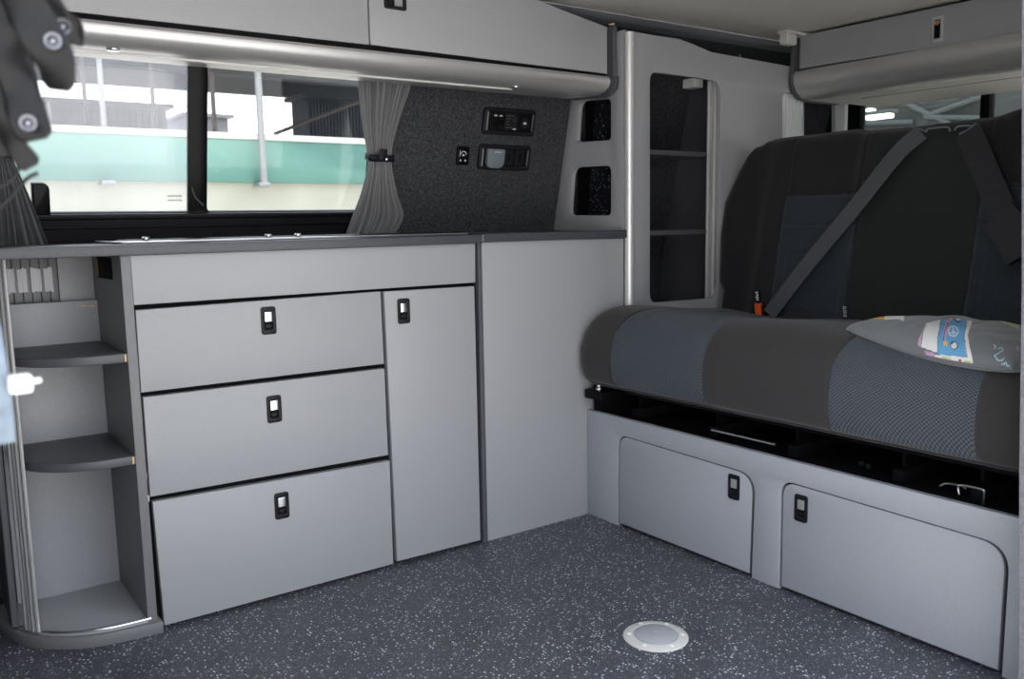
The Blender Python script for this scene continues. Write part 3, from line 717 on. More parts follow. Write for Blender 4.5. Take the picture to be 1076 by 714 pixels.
# ================================================================= CURTAINS
def curtain(name, label, fs, m, gath, tie, seed, n0=.03):
    """fs: rows (py, pxL, pxR); gathers at the tie"""
    rows = []
    f = Fr(FW.P(0, 0, n0), FW.U, FW.V)
    for py, l, r in fs:
        a = f.uv(l, py); c = f.uv(r, py); rows.append((a[1], a[0], c[0]))
    vs = [r[0] for r in rows]
    def row(t):
        k = t*(len(rows)-1); i = min(int(k), len(rows)-2); q = k-i; a, b_ = rows[i], rows[i+1]
        def cr(j):
            p0 = rows[max(i-1, 0)][j]; p1 = a[j]; p2 = b_[j]; p3 = rows[min(i+2, len(rows)-1)][j]
            return .5*(2*p1+(p2-p0)*q+(2*p0-5*p1+4*p2-p3)*q*q+(3*p1-p0-3*p2+p3)*q**3)
        return cr(0), cr(1), cr(2)
    rnd = random.Random(seed); ph = [rnd.uniform(-.5, .5) for _ in range(40)]
    t_ = thing(name, label, 'curtain', f.P(*( (rows[-1][1]+rows[-1][2])/2, rows[-1][0]), 0), 'curtains beside the side window')
    b = MB()
    def fn(u, v):
        V, a, c = row(v); wdt = c-a
        uu = u+.018*math.sin(u*23+ph[1]*6)+.012*math.sin(u*9+v*2+ph[2]*5)
        amp = min(.016, max(.006, wdt*.10))*(.75+.25*math.sin(u*17+ph[3]*9))
        d = amp*math.sin(uu*math.pi*2*gath)+.3*amp*math.sin(uu*math.pi*2*gath*.43+v*3+ph[4]*4)
        return f.P(a+wdt*u, V, d)
    b.grid(fn, 150, 46, m); o = b.build('cloth', t_, ang=80)
    md = o.modifiers.new('s', 'SOLIDIFY'); md.thickness = .0015
    V, a, c = row(tie)
    b = MB(); ringpts = []
    for sgn in (1,):
        rp = roundpoly([(a-.004, .020), (c+.004, .020), (c+.004, -.020), (a-.004, -.020)], .012)
    b.rings([[f.P(p[0], V+dv, p[1]) for p in rp] for dv in (-.009, .009)], 'plastic', True, False)
    md = b.build('tieback', t_); md2 = md.modifiers.new('s', 'SOLIDIFY'); md2.thickness = .003
    b = MB(); mu = a+(c-a)*.42; b.plate(f, rect(mu-.010, V-.004, mu+.012, V+.026, .003), [], .004, 'plastic', .028, .001)
    b.lathe(f.P(mu+.012, V-.001, .026), f.N, [(.0035, 0), (.0035, .002), (0, .0035)], 'chrome', 12); b.build('tie_clip', t_)
    return t_
curtain('curtain', 'grey curtain gathered by a black tieback right of the side window',
        [(76, 378, 432), (100, 379.5, 425), (125, 381.5, 418), (150, 385, 412), (165, 387, 411), (180, 386, 412), (205, 379, 417), (228, 370, 423), (249, 362, 412)], 'curtain', 11, .5, 4)
curtain('curtain', 'charcoal curtain gathered at the left end of the side window behind the straps',
        [(60, -42, 22), (90, -36, 18), (120, -28, 14), (150, -20, 13), (168, -18, 14), (190, -24, 24), (225, -34, 38), (262, -46, 52)], 'curtaindk', 10, .5, 9, .05)

# ================================================================= BENCH
bb = thing('storage_bench', 'charcoal and blue bench seat with backrest on a pale grey base with two flap doors', 'bench', (.2, -.6, 0))
yj = -1.225
o_ = [FB.uv(616.5, 540.5), (-yj, 0.0), (-yj, FB.uv(1070, 545)[1]), FB.uv(616, 430.5)]
o_[0] = (max(o_[0][0], .003), 0.001); o_[3] = (.003, o_[3][1])
d1 = roundpoly([FB.uv(650, 553.5), FB.uv(788, 606), FB.uv(792, 500), FB.uv(650.5, 457.5)], [0, 0, .05, .035], 8)
d2 = roundpoly([FB.uv(819.5, 622), FB.uv(1050, 709), FB.uv(1058.5, 575), FB.uv(822, 505.5)], [0, 0, .05, .035], 8)
def grow(p, g):
    c = Vector((sum(q[0] for q in p)/len(p), sum(q[1] for q in p)/len(p)))
    us = [q[0] for q in p]; vs = [q[1] for q in p]; W = (max(us)-min(us))/2; H = (max(vs)-min(vs))/2
    return [(c.x+(q[0]-c.x)*(W+g)/W, c.y+(q[1]-c.y)*(H+g)/H) for q in p]
# panel built around the doors (openings reach the floor line)
fl_ = lambda p: [(q[0], max(q[1], .006)) for q in p]
def notch(p): return [(p[0][0], .001)]+[q for q in p[2:][::-1]]+[(p[1][0], .001)]
o_ = [o_[3], o_[0]]+notch(grow(d1, .0042))+notch(grow(d2, .0042))+[o_[1], o_[2]]
b = MB(); b.plate(FB, o_, [], .016, 'basepaint', 0, .0015); b.build('front_panel', bb)
b = MB(); b.box((XB+.017, yj, .0), (.50, -.003, .296), 'black'); b.build('carcass', bb)
for dd, lp in ((d1, (771.5, 512)), (d2, (842, 534.5))):
    dd = [(q[0], max(q[1], .011)) for q in grow(dd, -.0032)]
    b = MB(); b.plate(FB, dd, [], .003, 'basepaint', 0, .001); b.plate(FB, [(q[0], max(q[1], .008)) for q in grow(dd, .0018)], [], .013, 'lamdk', -.0028, .0005); d = b.build('door', bb); latch(FB, *FB.uv(*lp), d, bright='alu')

b = MB()
b.box((.03, yj, .297), (.47, -.03, .302), 'black')
b.box((.015, yj, .375), (.045, -.02, .397), 'blackgloss', .004)
b.box((.02, yj, .365), (.44, yj+.03, .395), 'blackgloss', .003); b.box((.40, yj, .33), (.43, -.03, .39), 'blackgloss', .003)
b.box((.0, -.03, .300), (.47, -.015, .395), 'black'); fm = b.build('seat_frame', bb)
for y in (-.14, -.42, -.66, -.92, -1.08):
    b = MB(); b.box((.04, y-.012, .303), (.36, y+.012, .330), 'black', .003); b.box((.06, y-.004, .33), (.12, y+.004, .38), 'blackgloss', .002); b.build('cross_member', fm)
P = at(627, 412, x=-.02); b = MB()
b.box((-.035, P.y-.04, .352), (.05, P.y+.035, .378), 'blackgloss', .003); b.build('corner_bracket', fm)
b = MB(); b.lathe((-.012, P.y, .378), (0, 0, 1), [(.010, 0), (.010, .006), (.006, .008), (.006, .018), (.004, .020), (0, .020)], 'chrome', 16); lab(b.build('bolt', fm), 'bright bolt on the corner bracket')
a = at(748, 452, x=.03); c = at(815, 467.5, x=.03); b = MB(); b.tube([a, c], .0035, 'chrome', 10); lab(b.build('rod', fm), 'thin steel rod')
pts = [at(1008, 520, x=.04), at(1007, 512, x=.04), at(1012, 510.5, x=.04), at(1031, 514.5, x=.04), at(1034, 518, x=.04), at(1033, 531, x=.04)]
b = MB(); b.tube(bez(pts, 4), .0022, 'chrome', 8); b.tube(bez([at(988, 511, x=.05), at(995, 508.5, x=.05), at(1010, 511, x=.05), at(1015, 514, x=.05)], 4), .0022, 'chrome', 8)
lab(b.build('wire_handle', fm), 'bent wire release handle')
b = MB()
for px, py in ((913, 490), (906, 487)):
    P = at(px, py, x=.05); b.lathe(P, (-1, 0, 0), [(.006, 0), (.006, .004), (0, .004)], 'plastic', 10)
b.build('frame_screw', fm)

# seat: cushion and back
st = bb
Y0, Y1 = -.002, -1.215
yb = [at(645, 380, x=-.045).y, at(741, 395, x=-.045).y, at(872, 425, x=-.045).y, at(1031, 455, x=-.045).y]
yb = [-.150, -.470, -.815, -1.118]
prof = [(.46, .425), (.30, .405), (.05, .400), (-.014, .400), (-.036, .405), (-.050, .420), (-.059, .455), (-.059, .495), (-.052, .530), (-.034, .562), (.000, .588), (.045, .603), (.11, .606), (.22, .596), (.36, .580), (.50, .570), (.55, .565)]
pp = [Vector((x, 0, z)) for x, z in prof]
sp = bez([(p.x, 0, p.z) for p in pp], 5)
NS = len(sp)-1
def cushion_pt(y, t):
    k = t*NS; i = min(int(k), NS-1); P = sp[i].lerp(sp[i+1], k-i).copy(); P.y = y
    c = Vector((.2, y, .495))
    # soft bulges: bolsters, and ends rounding off
    e = min(abs(y-Y0), abs(y-Y1)); r = .055
    sc_ = 1.0
    if e < r: q = 1-e/r; sc_ = 1-.0*q; dd = r*(1-math.sqrt(max(0, 1-q*q)))*.75
    else: dd = 0
    if P.x < .25: P.x += dd*.9
    P.z += -dd if P.z > .5 else dd*.25
    bulge = 0
    if P.z > .5:
        bulge += .006*math.exp(-((y+.62)/.14)**2)-.006*math.exp(-((y+.31)/.11)**2)-.006*math.exp(-((y+.97)/.11)**2)+.004*math.exp(-((y+.07)/.06)**2)
    g = 0
    for s in yb: g = max(g, math.exp(-((y-s)/.0032)**2))
    # fine stitched lines inside the two blue panels
    for (a, c_) in ((yb[1], yb[0]), (yb[3], yb[2])):
        if a < y < c_:
            arc = P.x
            if P.x > .02 and P.z > .5:
                for s in (a+.05, c_-.05): g = max(g, .7*math.exp(-((y-s)/.0025)**2))
            ztop = .522
            if P.x < .0: g = max(g, .8*math.exp(-((P.z-ztop)/.0028)**2))
    n = Vector((-(1 if P.x < 0 else .0), 0, 1 if P.z > .56 else 0)) if True else None
    if n.length == 0: n = Vector((-1, 0, 0))
    n.normalize()
    P += n*(-.0035*g); P.z += bulge
    # creases/wobble
    w_ = noise.noise(Vector((P.x*5, y*5, P.z*5)))*.004; P += n*w_
    return P
def cfn(u, v): return cushion_pt(Y0+(Y1-Y0)*u, v)
def cm(u, v):
    y = Y0+(Y1-Y0)*u
    return 'weave' if (yb[1] < y < yb[0] or yb[3] < y < yb[2]) else 'cloth'
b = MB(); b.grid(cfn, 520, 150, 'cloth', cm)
# end cap
capv = [cfn(0, k/60) for k in range(61)]; b.add(capv+[Vector((.45, Y0-.0, .45))], [[k, k+1, 61] for k in range(60)], 'cloth')
cus = b.build('seat_cushion', st, ang=80)
b = MB(); b.tube([cushion_pt(Y0-.006+(Y1-Y0)*k/120, (7/ (len(prof)-1))*.0+.215) + Vector((-.001, 0, -.002)) for k in range(1, 121)], .0032, 'cloth', 8); b.build('piping', cus)

def bx(z): return .505+(z-.6)*.20
def yof(px, py, z): return at(px, py, x=bx(z)).y
# backrest shape: rows of z; y extents and zones
yl1 = yof(826, 240, .84); yl2 = yof(905, 240, .84); yc1 = yof(1030, 250, .84); 
BY1 = -1.20
def ytop_left(z):
    T = [(.55, -.055), (.63, -.052), (.66, -.028), (.80, -.006), (.90, -.006), (1.00, -.046), (1.08, -.088), (1.10, -.098)]
    for i in range(len(T)-1):
        if z <= T[i+1][0]: q = (z-T[i][0])/(T[i+1][0]-T[i][0]); return T[i][1]+(T[i+1][1]-T[i][1])*q
    return T[-1][1]
def ztop(y):
    pts = [(-.085, 1.068), (-.135, 1.074), (-.145, 1.084), (-.42, 1.088), (-.47, 1.079), (-.60, 1.077), (-.80, 1.082), (-.86, 1.098), (-1.20, 1.100)]
    if y >= pts[0][0]: return pts[0][1]
    for i in range(len(pts)-1):
        if y >= pts[i+1][0]: q = (y-pts[i][0])/(pts[i+1][0]-pts[i][0]); return pts[i][1]+(pts[i+1][1]-pts[i][1])*q
    return pts[-1][1]
Z0 = .555
vz = lambda py: None
zA = at(860, 205, x=bx(.96)).z; zB = at(860, 236, x=bx(.88)).z
zC = at(860, 266, x=bx(.8)).z; zD = at(850, 328, x=bx(.62)).z
def seamy(z, base): return base
lsh = lambda z, y: y+(z-.84)*.0
def zone_of(y, z):
    # blue inserts in left and right seats, dark centre
    if yl2 < y < yl1 and z < zA: return 'weavebk'
    if y < yc1 and y > yc1-.33 and z < zA+.01: return 'weavebk'
    if yc1 <= y <= yl2: return 'clothctr'
    return 'clothbk'
def back_pt(u, v, rear=0):
    zt = 0
    z = Z0+v*(1.10-Z0)
    ya = ytop_left(z); y = ya+(BY1-ya)*u
    zt = ztop(y); z = Z0+v*(zt-Z0)
    ya = ytop_left(z); y = ya+(BY1-ya)*u
    e = min(abs(y-ya), 9); ev = zt-z; r = .034
    d = 0
    for q in (e, ev):
        if q < r: d += r*(1-math.sqrt(max(0, 1-(1-q/r)**2)))
    bul = .012*math.exp(-((y-(yc1+yl2)/2)/.12)**2)
    bul += .018*math.exp(-((y-(yl1+.04))/.035)**2)*(.7+.3*math.tanh((.94-z)*12))+.010*math.exp(-((y-(yl2+.0))/.02)**2)
    g = 0
    for s in (yl1, yl2, yc1): g = max(g, math.exp(-((y-s)/.004)**2))
    ins = yl2 < y < yl1
    if ins or (yc1-.33 < y < yc1):
        g = max(g, 1.1*math.exp(-((z-zA)/.0045)**2), .9*math.exp(-((z-zB)/.0045)**2), .5*math.exp(-((z-zD)/.003)**2))
        a_, c_ = (yl2, yl1) if ins else (yc1-.33, yc1)
        m_ = .028
        # stitched arch
        if z < zC: g = max(g, .45*math.exp(-((y-(a_+m_))/.003)**2), .45*math.exp(-((y-(c_-m_))/.003)**2))
        if a_+m_+.02 < y < c_-m_-.02: g = max(g, .45*math.exp(-((z-zC)/.003)**2))
    if z > zA: g = max(g, .8*math.exp(-((y-(yl1-.002))/.003)**2))
    x = bx(z)-.020-bul+.007*g+d*.8+noise.noise(Vector((3, y*6, z*6)))*.003
    return Vector((x, y, z))
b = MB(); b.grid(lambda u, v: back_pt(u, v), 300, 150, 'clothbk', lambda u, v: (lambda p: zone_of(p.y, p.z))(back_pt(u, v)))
# back shell closing the cushion
nU = 60
def rim(u, v):
    # v 0..1 : from the front edge over the top to the back bottom
    P = back_pt(u, 1)
    if v < .3: q = v/.3*math.pi/2; return Vector((P.x+.045*math.sin(q), P.y, P.z+.008*math.sin(q*2)))
    q = (v-.3)/.7; return Vector((P.x+.045+.02*(1-q), P.y, P.z-q*(P.z-Z0)))
b.grid(rim, nU, 20, 'clothbk')
b.grid(lambda u, v: (lambda P: Vector((P.x+u*.06, P.y, P.z)))(back_pt(0, v)), 4, 40, 'clothbk')
bk = b.build('backrest', st, ang=80)
# woven tags
def tagmark(px0, py0, px1, py1, off=.006):
    z = at(px0, py0, x=bx(.64)).z; f = Fr((bx(z)-.028, 0, 0), (0, -1, 0), (-.2, 0, 1)); b = MB()
    a = f.uv(px0, py0); c = f.uv(px1, py1)
    u0, u1 = sorted((a[0], c[0])); v0, v1 = sorted((a[1], c[1]))
    b.plate(f, rect(u0-.002, v0-.002, u1+.003, v1+.002), [], .0012, 'black', off, .0003)
    n = 6; hh = (v1-v0)/n; rr = random.Random(5)
    for k in range(n):
        vv = v0+k*hh
        b.plate(f, rect(u0, vv+hh*.12, u0+(u1-u0)*.35, vv+hh*.85), [], .0006, 'tagwhite', off+.0005, .0001)
        b.plate(f, rect(u0, vv+hh*(.15 if k % 2 else .5), u1, vv+hh*(.45 if k % 2 else .8)), [], .0006, 'tagwhite', off+.0005, .0001)
        if k % 3 != 1: b.plate(f, rect(u1-(u1-u0)*.3, vv+hh*.12, u1, vv+hh*.85), [], .0006, 'tagwhite', off+.0005, .0001)
    return b.build('woven_tag', bk)
lab(tagmark(889.5, 332, 892, 320.5, .012), 'tiny woven tag with white lettering')
# belt guides on top of the centre
for pts in ([(958, 133), (966, 135.5), (973, 138.5), (974, 136), (980, 134.8), (994, 133.5), (997.5, 135), (998, 138)], [(1003, 137), (1005, 134), (1010, 132.5), (1020, 132.3)], [(1008, 141), (1016, 137), (1026, 129.5)]):
    b = MB(); b.tube(bez([at(px, py, x=bx(1.07)-.035) for px, py in pts], 5), .0022, 'socketgrey', 8); b.build('belt_guide', bk)

def ribbon(pts, wid, m, th=.0016, nrm=(-1, 0, 0)):
    P = bez(pts, 10); b = MB(); rings = []
    nv = Vector(nrm).normalized()
    for i, p in enumerate(P):
        t = (P[min(i+1, len(P)-1)]-P[max(i-1, 0)]).normalized(); s_ = t.cross(nv).normalized(); n_ = s_.cross(t).normalized()
        w_ = wid if not callable(wid) else wid(i/(len(P)-1))
        rings.append([p-s_*w_/2-n_*th/2, p+s_*w_/2-n_*th/2, p+s_*w_/2+n_*th/2, p-s_*w_/2+n_*th/2])
    b.rings(rings, m); return b
def bfr(px, py, off=.045):
    # a point just in front of the leaning backrest
    z = .8
    for _ in range(6): P = at(px, py, x=bx(z)-off); z = P.z
    return P
b = ribbon([bfr(968, 139, .052), bfr(940, 165, .058), bfr(895, 222, .062), bfr(850, 276, .062), bfr(808, 331, .066)], .047, 'belt', nrm=(-1, .0, .2))
belt = b.build('seat_belt'); tag(belt, 'grey seat belt running diagonally down the left seat to the buckle', 'seat belt', 'seat belts over the backrest')
b = ribbon([bfr(1017, 137, .05), bfr(1030, 168, .056), bfr(1046, 206, .06), bfr(1062, 240, .064), bfr(1078, 275, .066)], .062, 'belt2', nrm=(-1, 0, .2))
belt2 = b.build('seat_belt'); tag(belt2, 'black seat belt at the right edge with a padded sleeve', 'seat belt', 'seat belts over the backrest')
b = ribbon([bfr(1048, 226, .075), bfr(1060, 240, .080), bfr(1078, 268, .082)], .082, 'belt2', .016, nrm=(-1, 0, .2)); b.build('padded_sleeve', belt2)
bu = thing('belt_buckle', 'black belt buckle with an orange release button at the left foot of the backrest', 'buckle', at(796, 335, x=.43))
P = at(797, 325.5, x=.455); T = Matrix.Translation(P) @ Matrix.Rotation(math.radians(-6), 4, 'X')
b = MB(); b.box((.002, -.022, -.075), (.035, .024, .012), 'plastic', .006, T); b.build('housing', bu)
b = MB(); b.box((-.004, -.009, -.021), (.008, .011, .020), 'orange', .003, T); b.build('release_button', bu)
b = MB(); 
for k in range(4): b.box((-.006, -.006, .027+k*.007), (-.004, .000+(.003 if k % 2 else 0), .032+k*.007), 'tagwhite', 0, T)
b.box((-.004, -.008, .018), (.003, .005, .056), 'black', .001, T); lab(b.build('tag', bu), 'small tag with white lettering')
# dark folded belt loops lying beside the buckle
b = ribbon([at(822, 340, x=.42), at(836, 330, x=.44), at(850, 338, x=.43), at(856, 346, x=.41)], .045, 'belt2', nrm=(-1, 0, 1)); 
tag(b.build('belt_strap'), 'short black strap loop lying at the foot of the backrest', 'strap')

# ================================================================= PILLOW
Tp = at(889.5, 346, x=.045)
dirA = Vector((-.25, -1, -.07)).normalized(); dirB = Vector((1, -.25, -.09)).normalized()
S = .40
def pil(u, v, side):
    a, c_ = 2*u-1, 2*v-1
    prof_ = max(0, (1-abs(a)**2.6))*max(0, (1-abs(c_)**2.6))
    h = .050*prof_**.32
    pin = .035
    aa = a*(1-pin*(1-a*a)*0-pin*(1-c_*c_)*1.0); cc = c_*(1-pin*(1-a*a)*1.0)
    P = Tp+dirA*(S*(aa+1)/2)+dirB*(.34*(cc+1)/2)
    wob = noise.noise(Vector((a*2.2, c_*2.2, side*3)))*.010*prof_**.5+noise.noise(Vector((a*7, c_*3, side*5)))*.003*prof_**.5
    k_ = (1-a*a)*(1-v)**2; edge_drop = -.014*k_; P = P-dirB*(.014*k_)
    return P+Vector((0, 0, side*h*(1.1 if side > 0 else .40)+wob*(1 if side > 0 else .2)+edge_drop))
def inpoly(x, y, poly):
    c = False; j_ = len(poly)-1
    for i in range(len(poly)):
        xi, yi = poly[i]; xj, yj_ = poly[j_]
        if (yi > y) != (yj_ > y) and x < (xj-xi)*(y-yi)/(yj_-yi)+xi: c = not c
        j_ = i
    return c
def Z(pts): return [(880+x/5.49, 310+y/5.49) for x, y in pts]
def stroke(pts, w):
    def f(x, y):
        for i in range(len(pts)-1):
            ax, ay = pts[i]; bx_, by = pts[i+1]; dx, dy = bx_-ax, by-ay; L2 = dx*dx+dy*dy or 1e-9
            t = max(0, min(1, ((x-ax)*dx+(y-ay)*dy)/L2))
            if (x-ax-t*dx)**2+(y-ay-t*dy)**2 < w*w: return True
        return False
    return f
def circ(cx, cy, rx, ry, w, n=20): return stroke([(cx+rx*math.cos(2*math.pi*k/n), cy+ry*math.sin(2*math.pi*k/n)) for k in range(n+1)], w)
prints = []
def PR(m, poly=None, fn=None): prints.append((m, (lambda x, y, q=poly: inpoly(x, y, q)) if poly else fn))
# later entries paint over earlier ones
PR('p_orange', Z([(195, 130), (275, 118), (270, 142), (205, 140)])); PR('print_white', Z([(275, 118), (390, 108), (380, 152), (355, 140), (270, 144)]))
PR('p_lilac', Z([(500, 190), (470, 250), (462, 290), (490, 305), (530, 200)])); PR('p_lilac', Z([(498, 320), (560, 340), (575, 380), (520, 360)]))
PR('print_white', Z([(510, 165), (600, 140), (590, 245), (575, 335), (480, 300), (490, 215)]))
PR('print_white', Z([(745, 148), (778, 150), (752, 230), (762, 300), (778, 365), (782, 405), (570, 372), (560, 345), (735, 355), (730, 240)]))
PR('p_blue', Z([(598, 140), (745, 150), (728, 230), (735, 300), (745, 362), (578, 345), (578, 250)]))
PR('p_lilac', Z([(625, 145), (655, 140), (632, 215), (620, 265), (610, 265), (612, 215)]))
PR('p_ink', None, stroke(Z([(640, 160), (618, 215), (612, 262)]), .35))
PR('p_orange', Z([(612, 268), (635, 268), (632, 295), (610, 292)])); PR('p_orange', Z([(645, 134), (662, 136), (658, 146), (643, 144)]))
cx_, cy_ = Z([(668, 210)])[0]
PR('print_white', None, circ(cx_, cy_, 5.0, 5.4, .55)); PR('print_white', None, stroke([(cx_-.3, cy_-5.4), (cx_+.3, cy_+5.4)], .45))
PR('print_white', None, stroke([(cx_, cy_), (cx_-3.8, cy_+3.4)], .45)); PR('print_white', None, stroke([(cx_, cy_), (cx_+4, cy_+3)], .45))
hx, hy = Z([(672, 292)])[0]
PR('print_white', None, lambda x, y: ((x-hx)/3.6)**2+((y-hy)/3.8)**2 < 1); PR('p_ink', None, circ(hx, hy, 3.7, 4.0, .45)); PR('p_ink', None, stroke([(hx-2.8, hy-2), (hx-1, hy-3.4)], .9))
PR('p_ink', None, stroke(Z([(680, 146), (690, 155), (708, 154)]), .8)); PR('print_white', None, stroke(Z([(688, 143), (704, 144)]), .8))
PR('p_ink', None, stroke(Z([(598, 142), (578, 250), (578, 343)]), .3)); PR('p_ink', None, stroke(Z([(747, 152), (730, 240), (747, 360)]), .3)); PR('p_ink', None, stroke(Z([(515, 170), (492, 215), (482, 298)]), .3))
PR('p_green', Z([(600, 358), (650, 362), (660, 375), (610, 370)])); PR('p_red', Z([(672, 374), (715, 378), (720, 395), (690, 388)])); PR('p_green', Z([(730, 378), (770, 385), (770, 402), (735, 396)]))
PR('p_red', Z([(920, 132), (1030, 134), (1010, 148), (930, 145)])); PR('print_white', Z([(950, 148), (1045, 150), (1050, 165), (960, 160)])); PR('p_green', Z([(905, 140), (1045, 168), (1050, 200), (1000, 180), (930, 150)]))
PR('print_white', Z([(950, 146), (1045, 148), (1048, 160), (960, 156)]))
PR('p_pale', None, stroke(Z([(905, 290), (912, 300), (906, 308)]), .8)); PR('p_pale', None, stroke(Z([(930, 310), (948, 305), (955, 322), (940, 330), (925, 340), (905, 350)]), .6)); PR('p_pale', None, stroke(Z([(905, 350), (925, 378), (948, 380), (960, 366)]), .6))
PR('p_pale', None, stroke(Z([(948, 400), (962, 405), (960, 395), (972, 392), (978, 410), (990, 412)]), .6)); PR('p_lilac', Z([(1030, 295), (1045, 298), (1045, 325), (1030, 318)]))
def pm(side):
    def f(u, v):
        if side < 0: return 'pillow'
        x, y = proj(pil(u, v, side)); r_ = 'pillow'
        if x < 885 or x > 1080: return r_
        for m, t in prints:
            if t(x, y): r_ = m
        return r_
    return f
# only the half that faces the room carries the motifs (v small = near edge)
b = MB(); b.grid(lambda u, v: pil(u, v**1.5, 1), 460, 240, 'pillow', lambda u, v: pm(1)(u, v**1.5) if v**1.5 < .72 else 'pillow')
b.grid(lambda u, v: pil(u, v, -1), 80, 80, 'pillow')
pw = b.build('pillow', ang=80); tag(pw, 'grey cotton pillow printed with a blue camper van, lying on the bench seat', 'pillow')
b = MB(); rp = [pil(k/40, 0, 1) for k in range(41)]+[pil(1, k/40, 1) for k in range(1, 41)]; b.tube(rp, .0022, 'pillow', 6); b.tube([pil(0, k/40, 1) for k in range(41)], .0022, 'pillow', 6); b.build('seam', pw)

# ================================================================= FLOOR SOCKET
fc = at(689, 669.5, z=.0)
ft = thing('table_leg_socket', 'round white plastic table leg socket set in the speckled floor', 'floor socket', (fc.x, fc.y, 0))
b = MB(); b.lathe((fc.x, fc.y, 0), (0, 0, 1), [(.0665, 0), (.0665, .002), (.060, .005), (.047, .0065), (.045, .004), (0, .004)], 'offwhite', 56); b.build('flange', ft)
b = MB(); b.lathe((fc.x, fc.y, .004), (0, 0, 1), [(.0435, 0), (.0435, .003), (.041, .0045), (.006, .0045), (.005, .0038), (0, .0038)], 'lid', 48); lab(b.build('lid', ft), 'pale grey round lid')
for k in range(6):
    a = math.radians(20+60*k); b = MB(); b.lathe((fc.x+.0545*math.cos(a), fc.y+.0545*math.sin(a), .0052), (0, 0, 1), [(.0052, 0), (.0048, .0012), (.003, .002), (0, .0012)], 'white', 14); b.build('screw', ft)

# ================================================================= FOREGROUND, BY THE SLIDING DOOR
YF = -1.22
def fg(px, py, y=YF): return at(px, py, y=y)
def strap(pts, wid, tw, parent=None, th=.004):
    """pts (px, py, y, twist deg)"""
    P = bez([at(p[0], p[1], y=p[2]) for p in pts], 10)
    tws = [Vector((t, 0, 0)) for t in tw]; TW = [v.x for v in bez(tws, 10)]
    rings = []
    for i, p in enumerate(P):
        t = (P[min(i+1, len(P)-1)]-P[max(i-1, 0)]).normalized(); vw = (CAM-p).normalized()
        s_ = t.cross(Vector((-.35, -.9, .1))).normalized(); s_ = Matrix.Rotation(math.radians(TW[i]), 3, t) @ s_; n_ = s_.cross(t).normalized()
        e_ = i/(len(P)-1); w_ = wid*(1 if e_ < .94 else max(.55, 1-(e_-.94)*6))
        ring = []
        for k in range(12):
            a = 2*math.pi*k/12; cx, sx = math.cos(a), math.sin(a)
            ring.append(p+s_*(w_/2)*math.copysign(abs(cx)**.5, cx)+n_*th/2*math.copysign(abs(sx)**.7, sx))
        rings.append(ring)
    b = MB(); b.rings(rings, 'leather'); return b
def stud(parent, px, py, y, r=.0055):
    b = MB(); c = at(px, py, y=y); n = (Vector((-.25, -.95, .05))).normalized()
    b.lathe(c, n, [(r, -.002), (r, .002), (r*.85, .0032), (r*.68, .0030), (r*.55, .0004)], 'stud', 24); b.lathe(c, n, [(r*.56, .0002), (r*.56, .0008), (0, .0008)], 'black', 20); b.lathe(c, n, [(r*.28, .0008), (r*.26, .0022), (0, .0026)], 'stud', 16); return lab(b.build('snap_stud', parent), 'bright ring snap stud')
GRP = 'straps hanging at the upper left'
def strapthing(name, label, pts, w, tw, studs, **k):
    b = strap(pts, w, tw, **k); o = b.build(name, ang=60); tag(o, label, 'strap', GRP)
    for s in studs: stud(o, *s)
    return o
strapthing('leather_strap', 'wide black leather strap with a round snap, hanging at the upper left corner', [(8, -40, -1.24), (20, -5, -1.24), (40, 30, -1.245), (57, 62, -1.245), (62, 95, -1.24)], .026, [-15, 22, -8, 14, 34], [(56, 44, -1.250)])
strapthing('leather_strap', 'black leather strap end pointing right towards the silver light bar', [(25, -20, -1.21), (48, 2, -1.21), (63, 21, -1.21), (78, 32, -1.205), (86, 36, -1.20)], .018, [0, 10, 25, 10, 0], [(66, 29, -1.222)])
strapthing('leather_strap', 'black leather strap with a dark snap, below the wide strap at the left edge', [(2, 30, -1.215), (14, 65, -1.215), (22, 95, -1.215), (30, 125, -1.22), (38, 148, -1.22)], .024, [10, -25, 8, -12, 18], [(30, 130, -1.228)])
strapthing('leather_strap', 'lowest black strap end hanging over the left curtain', [(-6, 110, -1.20), (8, 140, -1.20), (20, 158, -1.20), (34, 176, -1.20)], .015, [0, 30, 10, -20], [], th=.003)
strapthing('leather_strap', 'dark strap mostly cut off by the left edge of the picture', [(-30, -40, -1.19), (-14, 20, -1.19), (-5, 70, -1.19), (-8, 120, -1.19), (4, 165, -1.19)], .034, [0, 0, 0, 0, 0], [])
b = MB(); b.tube(bez([at(p[0], p[1], y=-1.18) for p in ((-6, 155), (12, 142), (20, 160), (16, 185), (-6, 200))], 8), .0014, 'leather', 8); b.tube(bez([at(p[0], p[1], y=-1.18) for p in ((-6, 225), (14, 205), (28, 188), (40, 182))], 8), .0014, 'leather', 8)
b.tube(bez([at(p[0], p[1], y=-1.18) for p in ((-6, 120), (6, 140), (18, 150), (24, 140))], 8), .0012, 'leather', 8)
tag(b.build('elastic_cord'), 'thin black elastic cord loops under the leather straps', 'cord')

dp = thing('door_post', 'blurred bluish metal edge post at the left border, holding a white bolt', 'post', at(5, 470, y=-1.23))
f3 = Fr(at(5, 400, y=-1.23), (1, .0, 0), (0, 0, 1))
b = MB(); b.plate(f3, [f3.uv(-60, 478), f3.uv(17, 464), f3.uv(13, 420), f3.uv(6, 372), f3.uv(0, 340), f3.uv(-60, 330)], [], .006, 'paintdoor', .003, .0015); b.build('metal_edge', dp)
c = at(24, 403, y=-1.235); b = MB(); b.box((c.x-.0085, c.y-.006, c.z-.0062), (c.x+.0055, c.y+.006, c.z+.0062), 'white', .003)
b.build('bolt_head', dp)
b = MB(); b.tube([c+Vector((.004, 0, .0005)), c+Vector((.0105, .0, .0010))], .0022, 'chrome', 12); b.build('bolt_pin', dp)

